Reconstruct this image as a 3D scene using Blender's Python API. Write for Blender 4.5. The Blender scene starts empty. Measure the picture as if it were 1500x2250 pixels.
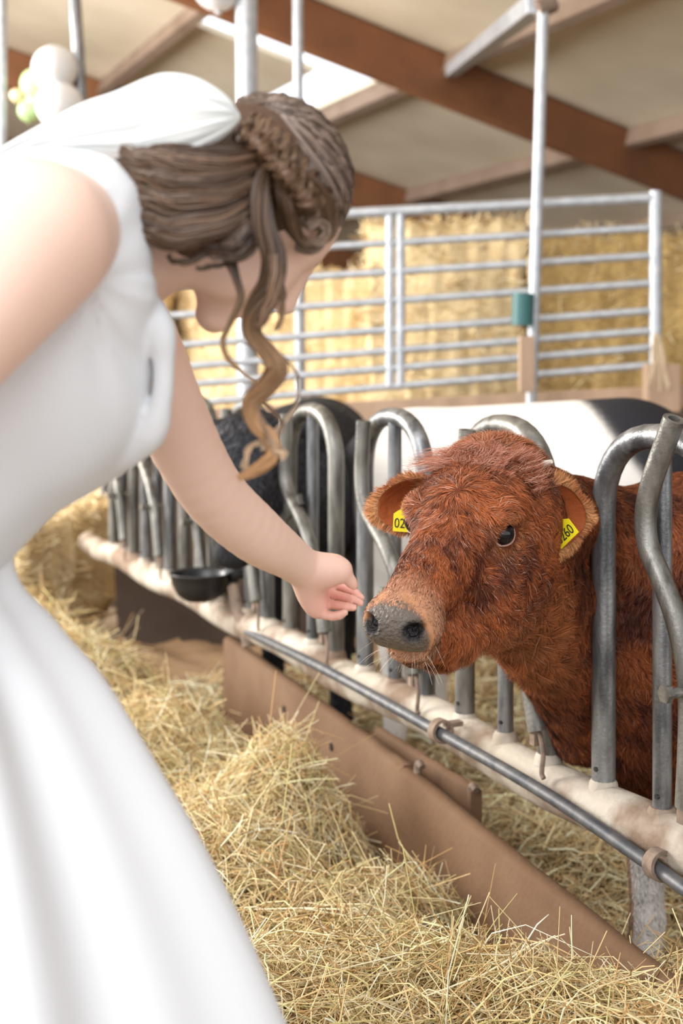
import bpy, math
import numpy as np
from mathutils import Vector, Matrix
RNG = np.random.default_rng(7)
C = bpy.context.scene.collection
S = bpy.context.scene
FOC, H, HY = 2800.0, 1.40, 810.0     # focal length in px, eye height, horizon row (frame 1500x2250)

# ------------------------------------------------------------------ camera, light, exposure
cam_d = bpy.data.cameras.new('camera'); cam = bpy.data.objects.new('camera', cam_d); C.objects.link(cam)
cam.location = (0, 0, H); cam.rotation_euler = (math.pi/2, 0, 0)
cam_d.sensor_fit = 'VERTICAL'; cam_d.sensor_height = 36; cam_d.lens = FOC/2250*36
cam_d.shift_y = -(1125-HY)/2250; cam_d.clip_start = .05
cam_d.dof.use_dof = True; cam_d.dof.focus_distance = 2.02; cam_d.dof.aperture_fstop = 3.2
S.camera = cam
S.view_settings.view_transform = 'Standard'; S.view_settings.look = 'None'
S.view_settings.gamma = 1; S.view_settings.use_curve_mapping = False
S.view_settings.exposure = 0.62
w = bpy.data.worlds.new('world'); S.world = w; w.use_nodes = True
bg = w.node_tree.nodes['Background']; bg.inputs[0].default_value = (.93, .96, 1, 1); bg.inputs[1].default_value = 1.55
def area(name, loc, target, size, power, col=(1,1,1)):
    l = bpy.data.lights.new(name, 'AREA'); l.size = size; l.energy = power; l.color = col
    o = bpy.data.objects.new(name, l); C.objects.link(o); o.location = loc
    o.rotation_euler = (Vector(target)-Vector(loc)).to_track_quat('-Z', 'Y').to_euler(); return o
area('added_soft_daylight', (-3.6, -2.6, 5.6), (.3, 2.4, .8), 3.0, 220, (1, .98, .95))  # soft area lamp added high behind the camera at left; no door is modelled
area('yard_daylight', (-5.8, 6.5, 3.0), (.8, 8.0, 2.2), 3.0, 560, (1, .96, .90))

# ------------------------------------------------------------------ helpers
def at(px, py, Y): return np.array([(px-750)/FOC*Y, Y, H+(HY-py)/FOC*Y])
def nrm(v): v = np.asarray(v, float); return v/(np.linalg.norm(v, axis=-1, keepdims=True)+1e-12)
def meta(o, label=None, cat=None, group=None, kind=None):
    for k, v in (('label', label), ('category', cat), ('group', group), ('kind', kind)):
        if v: o[k] = v
    return o
def empty(name, loc, label, cat, group=None):
    o = bpy.data.objects.new(name, None); C.objects.link(o); o.location = loc; o.empty_display_size = .05
    return meta(o, label, cat, group)
def mk(name, verts, faces, mat, parent=None, smooth=True, col=None, nor=None):
    me = bpy.data.meshes.new(name)
    verts = np.asarray(verts, np.float32)
    if isinstance(faces, np.ndarray):
        n, k = faces.shape
        me.vertices.add(len(verts)); me.vertices.foreach_set('co', verts.ravel())
        me.loops.add(n*k); me.loops.foreach_set('vertex_index', faces.astype(np.int32).ravel())
        me.polygons.add(n); me.polygons.foreach_set('loop_start', np.arange(0, n*k, k, dtype=np.int32))
        me.update(calc_edges=True); me.validate()
    else:
        me.from_pydata([tuple(map(float, v)) for v in verts], [], [tuple(f) for f in faces]); me.update()
    if smooth: me.polygons.foreach_set('use_smooth', np.ones(len(me.polygons), bool))
    if col is not None and len(me.vertices) == len(col):
        a = me.color_attributes.new('col', 'FLOAT_COLOR', 'POINT')
        c4 = np.ones((len(col), 4), np.float32); c4[:, :3] = col
        a.data.foreach_set('color', c4.ravel())
    if nor is not None and len(me.vertices) == len(nor):
        me.normals_split_custom_set_from_vertices(np.asarray(nor, np.float32).tolist())
    if mat: me.materials.append(mat)
    o = bpy.data.objects.new(name, me); C.objects.link(o)
    if parent is not None:
        o.parent = parent; bpy.context.view_layer.update()
        o.matrix_parent_inverse = parent.matrix_world.inverted()
    return o
class MB:
    def __init__(s): s.v = []; s.f = []
    def add(s, v, f):
        b = len(s.v); s.v += [tuple(map(float, p)) for p in v]; s.f += [tuple(int(i)+b for i in q) for q in f]; return s
    def box(s, c, sz, ax=None):
        ax = np.eye(3) if ax is None else np.asarray(ax, float)
        c = np.asarray(c, float); v = []
        for i in (-1, 1):
            for j in (-1, 1):
                for k in (-1, 1): v.append(c+ax[0]*i*sz[0]/2+ax[1]*j*sz[1]/2+ax[2]*k*sz[2]/2)
        return s.add(v, [(0,1,3,2),(4,6,7,5),(0,4,5,1),(2,3,7,6),(0,2,6,4),(1,5,7,3)])
    def tube(s, pts, r, n=16, cap=True, hollow=0):
        pts = [np.asarray(p, float) for p in pts]; m = len(pts)
        r = [r]*m if np.isscalar(r) else r
        T = [nrm(pts[min(i+1, m-1)]-pts[max(i-1, 0)]) for i in range(m)]
        a = np.array([0, 0, 1.]) if abs(T[0][2]) < .9 else np.array([1., 0, 0])
        u = nrm(np.cross(T[0], a)); v = []
        for i in range(m):
            u = nrm(u-T[i]*np.dot(u, T[i])); w_ = np.cross(T[i], u)
            for k in range(n):
                t = 2*math.pi*k/n; v.append(pts[i]+r[i]*(math.cos(t)*u+math.sin(t)*w_))
        f = [(i*n+k, i*n+(k+1) % n, (i+1)*n+(k+1) % n, (i+1)*n+k) for i in range(m-1) for k in range(n)]
        if hollow:
            for e, i in ((0, 0), (1, m-1)):
                b = len(v); d = T[i]*(1 if e == 0 else -1)
                for k in range(n): v.append(pts[i]+(v[i*n+k]-pts[i])*hollow)
                for k in range(n): v.append(pts[i]+(v[i*n+k]-pts[i])*hollow+d*r[i]*3)
                for k in range(n):
                    q = (i*n+k, b+k, b+(k+1) % n, i*n+(k+1) % n); q2 = (b+k, b+n+k, b+n+(k+1) % n, b+(k+1) % n)
                    f += [q if e == 0 else q[::-1], q2 if e == 0 else q2[::-1]]
                f.append(tuple(b+n+k for k in range(n)))
        elif cap: f += [tuple(range(n))[::-1], tuple((m-1)*n+k for k in range(n))]
        return s.add(v, f)
    def build(s, name, mat, parent=None, smooth=True, bevel=0):
        o = mk(name, s.v, s.f, mat, parent, smooth)
        if bevel:
            b = o.modifiers.new('bevel', 'BEVEL'); b.width = bevel; b.segments = 3
        if smooth and not bevel:
            try: o.data.set_sharp_from_angle(angle=math.radians(50))
            except Exception: pass
        return o
def spline(pts, n=8):
    """Catmull-Rom through rows of pts (any width)"""
    P = np.asarray(pts, float); P = np.vstack([2*P[0]-P[1], P, 2*P[-1]-P[-2]]); out = []
    for i in range(1, len(P)-2):
        for t in np.linspace(0, 1, n, endpoint=False):
            a, b, c, d = P[i-1], P[i], P[i+1], P[i+2]
            out.append(.5*(2*b+(c-a)*t+(2*a-5*b+4*c-d)*t*t+(3*b-a-3*c+d)*t**3))
    out.append(P[-2]); return np.array(out)
def wob(P, f, seed=0):
    """cheap smooth pseudo noise, -1..1"""
    r = np.random.default_rng(seed); o = 0
    for i in range(4):
        k = r.normal(size=3)*f*(1+.55*i); o = o+np.sin(P@k+r.uniform(0, 6.28))
    return o/2.6

# ---- signed distance modelling
class SD:
    def __init__(s): s.p = []
    def ell(s, c, r, R=None, k=.02, sub=False):
        s.p.append(('e', np.asarray(c, float), np.asarray(r, float), np.eye(3) if R is None else np.asarray(R, float), k, sub)); return s
    def cone(s, a, b, ra, rb, k=.02, sub=False):
        s.p.append(('c', np.asarray(a, float), np.asarray(b, float), (ra, rb), k, sub)); return s
    def chain(s, pts, k=.01, n=0):
        if n: pts = spline(pts, n)
        for i in range(len(pts)-1): s.cone(pts[i][:3], pts[i+1][:3], pts[i][3], pts[i+1][3], k)
        return s
    def __call__(s, P):
        d = np.full(len(P), 1e3)
        for q in s.p:
            if q[0] == 'e':
                L = (P-q[1])@q[3]; k0 = np.linalg.norm(L/q[2], axis=1); k1 = np.linalg.norm(L/q[2]**2, axis=1)+1e-9
                e = k0*(k0-1)/k1; k, sub = q[4], q[5]
            else:
                ab = q[2]-q[1]; t = np.clip(((P-q[1])@ab)/(ab@ab+1e-12), 0, 1)
                e = np.linalg.norm(P-q[1]-t[:, None]*ab, axis=1)-(q[3][0]+t*(q[3][1]-q[3][0])); k, sub = q[4], q[5]
            if sub:
                h = np.clip(.5-.5*(d+e)/k, 0, 1); d = d*(1-h)-e*h+k*h*(1-h)
            else:
                h = np.clip(.5+.5*(e-d)/k, 0, 1); d = d*h+e*(1-h)-k*h*(1-h)
        return d
def nets(f, lo, hi, h):
    """sparse naive surface nets -> verts, quads"""
    lo = np.asarray(lo, float); q = 4
    n = (np.ceil((np.asarray(hi)-lo)/(h*q)).astype(int)+1)
    cx = [lo[i]+np.arange(n[i])*h*q+h*q/2-h/2 for i in range(3)]
    G = np.stack(np.meshgrid(*cx, indexing='ij'), -1).reshape(-1, 3)
    cv = f(G).reshape(n)
    V = cv.repeat(q, 0).repeat(q, 1).repeat(q, 2).astype(np.float32)
    m = np.abs(V) < h*q*1.6
    ii = np.argwhere(m)
    out = np.empty(len(ii), np.float32)
    for a in range(0, len(ii), 400000): out[a:a+400000] = f(lo+ii[a:a+400000]*h)
    V[m] = out
    N = np.array(V.shape); s = V < 0
    ps = np.zeros(tuple(N-1)+(3,), np.float32); cnt = np.zeros(tuple(N-1), np.int16)
    for ax in range(3):
        o1, o2 = [i for i in range(3) if i != ax]
        sl = [slice(None)]*3; sl[ax] = slice(0, -1); sr = [slice(None)]*3; sr[ax] = slice(1, None)
        a, b = V[tuple(sl)], V[tuple(sr)]; cr = (a < 0) != (b < 0)
        t = np.where(cr, a/np.where(cr, a-b, 1), 0)
        for d1 in (0, 1):
            for d2 in (0, 1):
                s3 = [slice(None)]*3; s3[o1] = slice(d1, N[o1]-1+d1); s3[o2] = slice(d2, N[o2]-1+d2)
                c_ = cr[tuple(s3)]; cnt += c_
                ps[..., ax] += np.where(c_, t[tuple(s3)], 0)
                if d1: ps[..., o1] += c_
                if d2: ps[..., o2] += c_
    act = cnt > 0; idx = np.full(cnt.shape, -1, np.int64); idx[act] = np.arange(act.sum())
    ci = np.argwhere(act); verts = lo+(ci+ps[act]/cnt[act][:, None])*h
    F = []
    for ax in range(3):
        o1, o2 = (ax+1) % 3, (ax+2) % 3
        sl = [slice(None)]*3; sl[ax] = slice(0, -1); sr = [slice(None)]*3; sr[ax] = slice(1, None)
        cr = s[tuple(sl)] != s[tuple(sr)]
        e = np.argwhere(cr); ok = (e[:, o1] > 0) & (e[:, o2] > 0) & (e[:, o1] < N[o1]-1) & (e[:, o2] < N[o2]-1); e = e[ok]
        if not len(e): continue
        def g(a, b):
            x = e.copy(); x[:, o1] += a; x[:, o2] += b; return idx[x[:, 0], x[:, 1], x[:, 2]]
        qd = np.stack([g(-1, -1), g(0, -1), g(0, 0), g(-1, 0)], 1)
        fl = ~s[e[:, 0], e[:, 1], e[:, 2]]; qd[fl] = qd[fl][:, ::-1]; F.append(qd)
    F = np.concatenate(F); F = F[(F >= 0).all(1)]
    return verts, F
def vnorm(v, F):
    n = np.cross(v[F[:, 2]]-v[F[:, 0]], v[F[:, 3]]-v[F[:, 1]]); N = np.zeros_like(v)
    for k in range(4): np.add.at(N, F[:, k], n)
    return nrm(N)
def sample(v, F, N, dens):
    """random points on quads; dens(center)->points per m2"""
    c = v[F].mean(1); A = .5*np.linalg.norm(np.cross(v[F[:, 2]]-v[F[:, 0]], v[F[:, 3]]-v[F[:, 1]]), axis=1)
    e = A*dens(c); k = RNG.poisson(e); i = np.repeat(np.arange(len(F)), k)
    a, b = RNG.random((2, len(i), 1)); q = v[F[i]]; n = N[F[i]]
    bl = lambda z: (z[:, 0]*(1-a)+z[:, 1]*a)*(1-b)+(z[:, 3]*(1-a)+z[:, 2]*a)*b
    return bl(q), nrm(bl(n))
def ribbons(P, W, side):
    """P (N,K,3), W (N,K) half widths, side (N,3) -> flat tapered ribbons"""
    N, K, _ = P.shape
    sd = side[:, None, :]*W[..., None]
    v = np.stack([P-sd, P+sd], 2).reshape(-1, 3)
    b = (np.arange(N)*K*2)[:, None]; k = np.arange(K-1)[None]*2
    f = np.stack([b+k, b+k+1, b+k+3, b+k+2], -1).reshape(-1, 4)
    return v, f
def prisms(P, W, a):
    """three sided stalks"""
    N, K, _ = P.shape
    T = nrm(P[:, -1]-P[:, 0]); u = nrm(np.cross(T, a)); w_ = np.cross(T, u); v = []
    for j in range(3):
        t = 2*math.pi*j/3; v.append(P+(math.cos(t)*u+math.sin(t)*w_)[:, None]*W[..., None])
    v = np.stack(v, 2).reshape(-1, 3)
    b = (np.arange(N)*K*3)[:, None, None]; k = np.arange(K-1)[None, :, None]*3; j = np.arange(3)[None, None]
    j2 = (j+1) % 3
    f = np.stack([b+k+j, b+k+j2, b+k+3+j2, b+k+3+j], -1).reshape(-1, 4)
    return v, f

# ------------------------------------------------------------------ materials
def mat(name, col=(.5,.5,.5), rough=.6, metal=0, spec=.5, noise=None, bump=None, attr=False, sss=0, sheen=0, trans=0, wave=None):
    """noise=(scale, colour2, amount)  bump=(scale,strength)"""
    m = bpy.data.materials.new(name); m.use_nodes = True; nt = m.node_tree; b = nt.nodes['Principled BSDF']
    b.inputs['Base Color'].default_value = (*col, 1); b.inputs['Roughness'].default_value = rough
    b.inputs['Metallic'].default_value = metal; b.inputs['Specular IOR Level'].default_value = spec
    if sss:
        b.inputs['Subsurface Weight'].default_value = sss; b.inputs['Subsurface Radius'].default_value = (1, .35, .2); b.inputs['Subsurface Scale'].default_value = .012
    if sheen: b.inputs['Sheen Weight'].default_value = sheen
    if trans: b.inputs['Transmission Weight'].default_value = trans
    tc = nt.nodes.new('ShaderNodeTexCoord'); src = None
    if attr:
        a = nt.nodes.new('ShaderNodeAttribute'); a.attribute_name = 'col'; src = a.outputs['Color']
    if noise:
        n = nt.nodes.new('ShaderNodeTexNoise'); n.inputs['Scale'].default_value = noise[0]; n.inputs['Detail'].default_value = 6
        mp = nt.nodes.new('ShaderNodeMapping'); nt.links.new(tc.outputs['Object'], mp.inputs[0]); nt.links.new(mp.outputs[0], n.inputs['Vector'])
        if len(noise) > 3: mp.inputs['Scale'].default_value = noise[3]
        r = nt.nodes.new('ShaderNodeValToRGB'); r.color_ramp.elements[0].position = .5-noise[2]/2; r.color_ramp.elements[1].position = .5+noise[2]/2
        nt.links.new(n.outputs['Fac'], r.inputs[0])
        mx = nt.nodes.new('ShaderNodeMix'); mx.data_type = 'RGBA'
        nt.links.new(r.outputs[0], mx.inputs['Factor'])
        if src: nt.links.new(src, mx.inputs[6])
        else: mx.inputs[6].default_value = (*col, 1)
        mx.inputs[7].default_value = (*noise[1], 1); src = mx.outputs[2]
    if src: nt.links.new(src, b.inputs['Base Color'])
    if bump:
        n = nt.nodes.new('ShaderNodeTexNoise'); n.inputs['Scale'].default_value = bump[0]; n.inputs['Detail'].default_value = 5
        nt.links.new(tc.outputs['Object'], n.inputs['Vector'])
        bp = nt.nodes.new('ShaderNodeBump'); bp.inputs['Strength'].default_value = bump[1]; bp.inputs['Distance'].default_value = .01
        nt.links.new(n.outputs['Fac'], bp.inputs['Height']); nt.links.new(bp.outputs[0], b.inputs['Normal'])
    return m
M = dict(
 galv=mat('galvanised_steel', (.10,.103,.108), .36, .6, .5, (38, (.30,.305,.31), .3, (1,1,.22)), (160, .12)),
 galv_dull=mat('dusty_galvanised_steel', (.085,.08,.07), .42, .5, .5, (34, (.25,.24,.215), .3, (1,1,.22)), (150, .14)),
 rail=mat('dusty_steel_rail', (.24,.165,.115), .7, .15, .3, (6, (.52,.46,.38), .16), (60, .3)),
 rod=mat('dark_steel_rod', (.07,.075,.085), .5, .35, .5, (40, (.14,.135,.135), .3)),
 rust=mat('rusty_iron', (.20,.15,.12), .75, .4, .3, (50, (.33,.24,.18), .3), (120, .2)),
 gate=mat('pale_gate_steel', (.52,.54,.57), .45, .4, .5, (20, (.40,.42,.45), .3)),
 curb=mat('weathered_board', (.135,.072,.038), .8, 0, .2, (4, (.22,.13,.075), .5), (70, .3)),
 beam=mat('brown_timber', (.30,.125,.055), .6, 0, .3, (3, (.17,.075,.038), .6, (1,1,1))),
 purlin=mat('grey_brown_timber', (.30,.22,.17), .8, 0, .2, (3, (.20,.14,.10), .5)),
 ceil=mat('cream_roof_sheet', (.74,.66,.53), .85, 0, .2, (1.1, (.56,.48,.36), .5)),
 wall=mat('dark_wall_board', (.18,.13,.10), .85, 0, .2, (2, (.10,.07,.055), .4)),
 woodpale=mat('pale_wood', (.52,.36,.25), .8, 0, .2, (9, (.38,.26,.18), .4, (1,1,.2))),
 bale=mat('baled_straw', (.82,.68,.44), .9, 0, .2, (26, (.60,.43,.20), .45, (1,1,3)), (60, .8)),
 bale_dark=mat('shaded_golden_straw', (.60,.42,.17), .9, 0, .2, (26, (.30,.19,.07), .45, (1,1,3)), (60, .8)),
 floor=mat('concrete_floor', (.34,.29,.24), .9, 0, .2, (2.5, (.25,.19,.14), .4), (40, .3)),
 penfloor=mat('trodden_straw_floor', (.36,.24,.14), .95, 0, .15, (5, (.24,.15,.09), .4, (1,3,1)), (30, .8)),
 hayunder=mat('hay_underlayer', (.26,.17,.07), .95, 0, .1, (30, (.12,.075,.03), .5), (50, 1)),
 hay=mat('hay_stalk', (.8,.68,.4), .65, 0, .3, attr=True),
 fur=mat('fur_strands', (.4,.1,.03), .5, 0, .35, attr=True),
 calfskin=mat('calf_hide', (.3,.08,.03), .8, 0, .2, attr=True, bump=(90, .3)),
 cow=mat('cow_hide', (.8,.8,.8), .75, 0, .25, attr=True, bump=(50, .25)),
 nose=mat('wet_nose_leather', (.22,.19,.17), .30, 0, .5, None, (150, .8), attr=True),
 eye=mat('glossy_dark_eye', (.006,.004,.006), .05, 0, .35),
 lidup=mat('brown_eyelid', (.10,.04,.02), .5, 0, .3),
 rim=mat('pale_eyelid', (.36,.20,.16), .45, 0, .4),
 tag=mat('yellow_ear_tag', (.80,.68,.02), .4, 0, .4),
 ink=mat('black_print', (.02,.02,.02), .5),
 horn=mat('pale_horn', (.62,.54,.46), .5),
 skin=mat('skin', (.80,.56,.45), .5, 0, .35, attr=True, sss=.25),
 lips=mat('lip_skin', (.70,.32,.28), .4, sss=.2),
 nail=mat('fingernail', (.90,.66,.60), .25, 0, .5),
 dress=mat('white_dress_satin', (.64,.645,.66), .6, 0, .3, sheen=.2),
 bow=mat('white_ribbon_cloth', (.62,.63,.615), .65, 0, .3, sheen=.2),
 hairbase=mat('hair_underlayer', (.075,.04,.022), .6, 0, .3),
 hair=mat('hair_strands', (.2,.1,.05), .38, 0, .4, attr=True),
 balloon=mat('white_balloon', (.66,.66,.67), .3, 0, .5, sss=.1),
 green=mat('green_balloon', (.42,.62,.30), .35, 0, .5),
 gold=mat('cream_balloon', (.85,.66,.42), .35, 0, .5),
 black=mat('black_plastic', (.02,.02,.022), .35, 0, .5),
 twine=mat('baler_twine', (.72,.58,.40), .9, 0, .1, (60, (.5,.38,.25), .4)),
 teal=mat('dark_teal_plastic', (.03,.12,.12), .5),
)
gm = bpy.data.materials.new('translucent_roof_panel'); gm.use_nodes = True; nt = gm.node_tree; nt.nodes.clear()
o_ = nt.nodes.new('ShaderNodeOutputMaterial'); t1 = nt.nodes.new('ShaderNodeBsdfTransparent'); t2 = nt.nodes.new('ShaderNodeBsdfTranslucent'); mx = nt.nodes.new('ShaderNodeMixShader')
t2.inputs[0].default_value = (.95,.97,1,1); mx.inputs[0].default_value = .35
nt.links.new(t1.outputs[0], mx.inputs[1]); nt.links.new(t2.outputs[0], mx.inputs[2]); nt.links.new(mx.outputs[0], o_.inputs[0]); M['pane'] = gm

# ------------------------------------------------------------------ barn frame: d runs along the feed fence, n across it
D = nrm([-.418, .908, 0]); NN = nrm([.908, .418, 0]); UP = np.array([0, 0, 1.])
P0 = np.array([.483, 2.35, 0])
def fp(s, off, z): return P0+D*s+NN*off+UP*z
def st(name, mb, m, smooth=False): o = mb.build(name, m, None, smooth); o['kind'] = 'structure'; return o
RZ, RS = 5.14, .257
def rp(t, c, dz=0): p = D*t+NN*c; p = p.copy(); p[2] = RZ-RS*c+dz; return p
RD = nrm(NN-UP*RS); RU = nrm(np.cross(D, RD)); RU = RU if RU[2] > 0 else -RU

f = MB(); f.box(D*8+NN*0+UP*-.06, (34, 26, .12), [D, NN, UP]); st('floor', f, M['floor'])
# roof sheets with two translucent strips left open in them
holes = [(9.70, 10.22, 3.27, 4.90), (10.22, 11.6, 4.45, 4.90)]
ts = sorted({-5.0, 2.0, 21.0, *[h[0] for h in holes], *[h[1] for h in holes]}); cs = sorted({-6.0, 1.6, 9.3, *[h[2] for h in holes], *[h[3] for h in holes]})
cl = MB()
for i in range(len(ts)-1):
    for j in range(len(cs)-1):
        tm, cm = (ts[i]+ts[i+1])/2, (cs[j]+cs[j+1])/2
        if tm < 2 and cm < 1.6: continue
        if any(h[0] < tm < h[1] and h[2] < cm < h[3] for h in holes): continue
        L = (cs[j+1]-cs[j])*math.sqrt(1+RS*RS)
        cl.box(rp(tm, cm, .03), (ts[i+1]-ts[i], L, .05), [D, RD, RU])
st('ceiling', cl, M['ceil'])
for i, h in enumerate(holes):
    p = MB(); p.box(rp((h[0]+h[1])/2, (h[2]+h[3])/2, .05), (h[1]-h[0], (h[3]-h[2])*math.sqrt(1+RS*RS), .01), [D, RD, RU]); st('window_%d' % (i+1), p, M['pane'])
k = 1
for t in (4.8, 8.8, 12.8, 16.8):
    b = MB(); L = 15.3*math.sqrt(1+RS*RS); b.box(rp(t, 1.65, -.20), (.14, L, .36), [D, RD, RU]); st('trim_%d' % k, b, M['beam']); k += 1
for c in (-3.8, -2.05, -.3, 1.45, 3.2, 4.95, 6.7, 8.45):
    b = MB(); b.box(rp(12.6, c, -.08), (16.6, .09, .15), [D, RD, RU]); st('trim_%d' % k, b, M['purlin']); k += 1
b = MB(); b.box(D*8+NN*9.35+UP*1.4, (26, .12, 2.8), [D, NN, UP]); st('wall_right', b, M['wall'])
b = MB(); q_ = [D*t+NN*c+UP*z for t in (21.06, 20.94) for c, z in ((-6, 0), (9.3, 0), (9.3, RZ-RS*9.3), (-6, RZ+RS*6))]; b.add(q_, [(0,1,2,3), (7,6,5,4), (0,4,5,1), (1,5,6,2), (2,6,7,3), (3,7,4,0)]); st('wall_back', b, M['wall'])

# ------------------------------------------------------------------ feed fence
F_Z0, F_Z1 = .588, 1.283
def feed_fence():
    root = empty('feed_barrier', fp(0, 0, .5), 'long galvanised steel feed barrier with hooped head gates beside the hay', 'feed barrier')
    r = MB(); r.tube([fp(s, 0, F_Z0-.008*math.sin(s*7)) for s in np.linspace(-.9, 4.0, 60)], .047, 24); r.build('bottom_rail', M['rail'], root)
    rd = MB()
    kp = [(1560, 1992, 1.98), (1500, 1950, 2.05), (1433, 1902, 2.13), (1200, 1745, 2.40), (960, 1607, 2.74), (707, 1468, 3.30), (543, 1388, 3.95)]
    rd.tube(spline([at(*q) for q in kp], 6), .0125, 14); rd.build('pivot_rod', M['rod'], root)
    for (px, py, Y) in ((1447, 1900, 2.12), (968, 1606, 2.73)):
        c = at(px, py, Y); a = MB(); m_, n_ = 20, 8; v = []; f_ = []
        ax = nrm(D+UP*-.05); u = nrm(np.cross(ax, UP)); w_ = np.cross(ax, u)
        for i in range(m_):
            th = 2*math.pi*i/m_
            for j, (dr, dx) in enumerate(((.019, -.012), (.026, -.012), (.026, .012), (.019, .012))):
                v.append(c+(math.cos(th)*u+math.sin(th)*w_)*dr+ax*dx)
        for i in range(m_):
            for j in range(4): f_.append((i*4+j, i*4+(j+1) % 4, ((i+1) % m_)*4+(j+1) % 4, ((i+1) % m_)*4+j))
        a.add(v, f_); a.box(c+NN*.03+UP*.012, (.02, .04, .01), [D, NN, UP]); a.build('rod_collar', M['rust'], root)
    for j in range(-1, 8):
        fs = .0+.505*j; nrs = fs-.325; r_ = .1625; mid = (fs+nrs)/2
        if j == -1: continue
        pts = [fp(fs, 0, F_Z0+.03)]+[fp(fs, 0, z) for z in np.linspace(.7, F_Z1-.15, 5)]
        for th in np.linspace(0, math.pi, 19)[1:-1]:
            e = abs(math.cos(th))**.85*math.copysign(1, math.cos(th))
            pts.append(fp(mid+r_*e, 0, F_Z1-.15+.15*math.sin(th)**.9))
        pts += [fp(nrs, 0, z) for z in np.linspace(F_Z1-.15, .7, 5)]+[fp(nrs, 0, F_Z0+.03)]
        h = MB(); h.tube(pts, .0222, 20); hp = h.build('hoop', M['galv'] if j % 2 == 0 else M['galv_dull'], root)
        u = MB(); u.tube([fp(mid-.005, .0, F_Z0+.02), fp(mid-.005, 0, F_Z1-.01)], .0168, 16); u.build('upright', M['galv'], root)
        for s_ in (fs, nrs, mid-.005):
            wl = MB(); wl.tube([fp(s_, 0, F_Z0+.032), fp(s_, 0, F_Z0+.049), fp(s_, 0, F_Z0+.057)], [.029, .026, .021], 16); wl.build('weld_foot', M['rail'], root)
        for s_, rr in ((fs, .0222), (mid-.005, .0168)):
            ho = MB(); c = fp(s_, -rr*.93, F_Z0+.078)-D*.006; ho.tube([c-NN*.003, c+NN*.003], .0045, 10); ho.build('drain_hole', M['black'], root)
        # swinging lock bar: open top end, bend to the far side, then diagonal to the near side
        q = [(-.262, 1.318), (-.232, 1.262), (-.203, 1.205), (-.188, 1.15), (-.196, 1.10), (-.226, 1.055), (-.262, 1.0), (-.29, .93), (-.300, .86), (-.298, .78), (-.292, .69)]
        if j: an = .39; q = [(-.30+(a+.30)*math.cos(an)+(z-.88)*math.sin(an), .88+(z-.88)*math.cos(an)-(a+.30)*math.sin(an)) for a, z in q]
        lb = MB(); lb.tube(spline([fp(fs+a, -.052, z) for a, z in q], 5), .0185, 18, hollow=.55); L = lb.build('lock_bar', M['galv_dull'], root)
        pv = MB(); c = fp(fs-.30, -.05, .88)
        pv.tube([c-NN*.05, c+NN*.03], .0085, 10); pv.tube([c-NN*.055, c-NN*.043], .015, 6); pv.build('pivot_bolt', M['galv_dull'], L)
        lt = MB(); e = fp(fs+q[-1][0], -.052, q[-1][1])
        lt.tube(spline([e, e+D*-.012+UP*-.012, e+D*-.02+UP*-.04, e+D*-.015+UP*-.075, e+D*-.022+UP*-.085], 4), .005, 8)
        lt.box(e+D*.004+UP*-.012, (.016, .02, .03), [D, NN, UP]); lt.build('latch', M['rust'], L)
        br = MB(); br.box(fp(fs-.10, -.045, .99), (.20, .012, .03), [nrm(D+UP*-.55), NN, nrm(UP+D*.55)])
        if j == 3: br.build('cross_brace', M['galv_dull'], root)
    return root
feed_fence()

# ------------------------------------------------------------------ boards along the trough
def board(name, a, b, hgt, th, label, m=M['curb']):
    a, b = np.asarray(a), np.asarray(b); ax = nrm(b-a); u = nrm(UP-ax*np.dot(UP, ax)); n_ = np.cross(ax, u); v = []; f_ = []
    prof = [(-th/2, 0), (-th/2, hgt-.012), (-th/2+.012, hgt), (th/2-.012, hgt), (th/2, hgt-.012), (th/2, 0)]
    K = 24
    for i in range(K+1):
        p = a+(b-a)*i/K
        for (x, z) in prof: v.append(p+n_*x+u*(z-hgt)+u*.0012*math.sin(i*1.3)+n_*.001*math.sin(i*2.1))
    k = len(prof)
    for i in range(K):
        for j in range(k): f_.append((i*k+j, i*k+(j+1) % k, (i+1)*k+(j+1) % k, (i+1)*k+j))
    f_ += [tuple(range(k))[::-1], tuple(K*k+j for j in range(k))]
    mb = MB(); mb.add(v, f_); o = mb.build(name, m, None, True); return meta(o, label, 'board')
nb = board('trough_board', (.092, 3.22, .452), (.60, 1.86, .415), .36, .045, 'nearest brown weathered trough board sinking into hay at the bottom right')
fb = board('trough_board', (-.40, 4.55, .445), (.160, 3.05, .452), .36, .045, 'far brown weathered trough board with peg holes under the hoops')
bb = board('trough_board', (.10, 3.42, .44), (.31, 2.93, .44), .15, .03, 'short brown board lying behind the trough boards where they meet')
for t_ in (.441, .703):
    a_, b_ = np.array([-.40, 4.55, .445]), np.array([.160, 3.05, .452]); n_ = nrm(np.cross(nrm(b_-a_), UP)); n_ = n_*(1 if n_@NN < 0 else -1)
    h = MB(); c = a_+(b_-a_)*t_+n_*.0235-UP*.085; h.tube([c-n_*.004, c+n_*.0015], .011, 14); h.build('peg_hole', M['black'], fb)
for (px, py, Y) in ((922, 1695, 3.0), (1040, 1745, 2.93)):
    h = MB(); c = at(px, py, Y); h.tube(spline([c+UP*.012-D*.012, c+D*.004+UP*.018, c+D*.012, c+D*.008-UP*.03], 4), .009, 8); h.build('iron_clip', M['rust'], nb if px < 1000 else bb)

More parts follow.
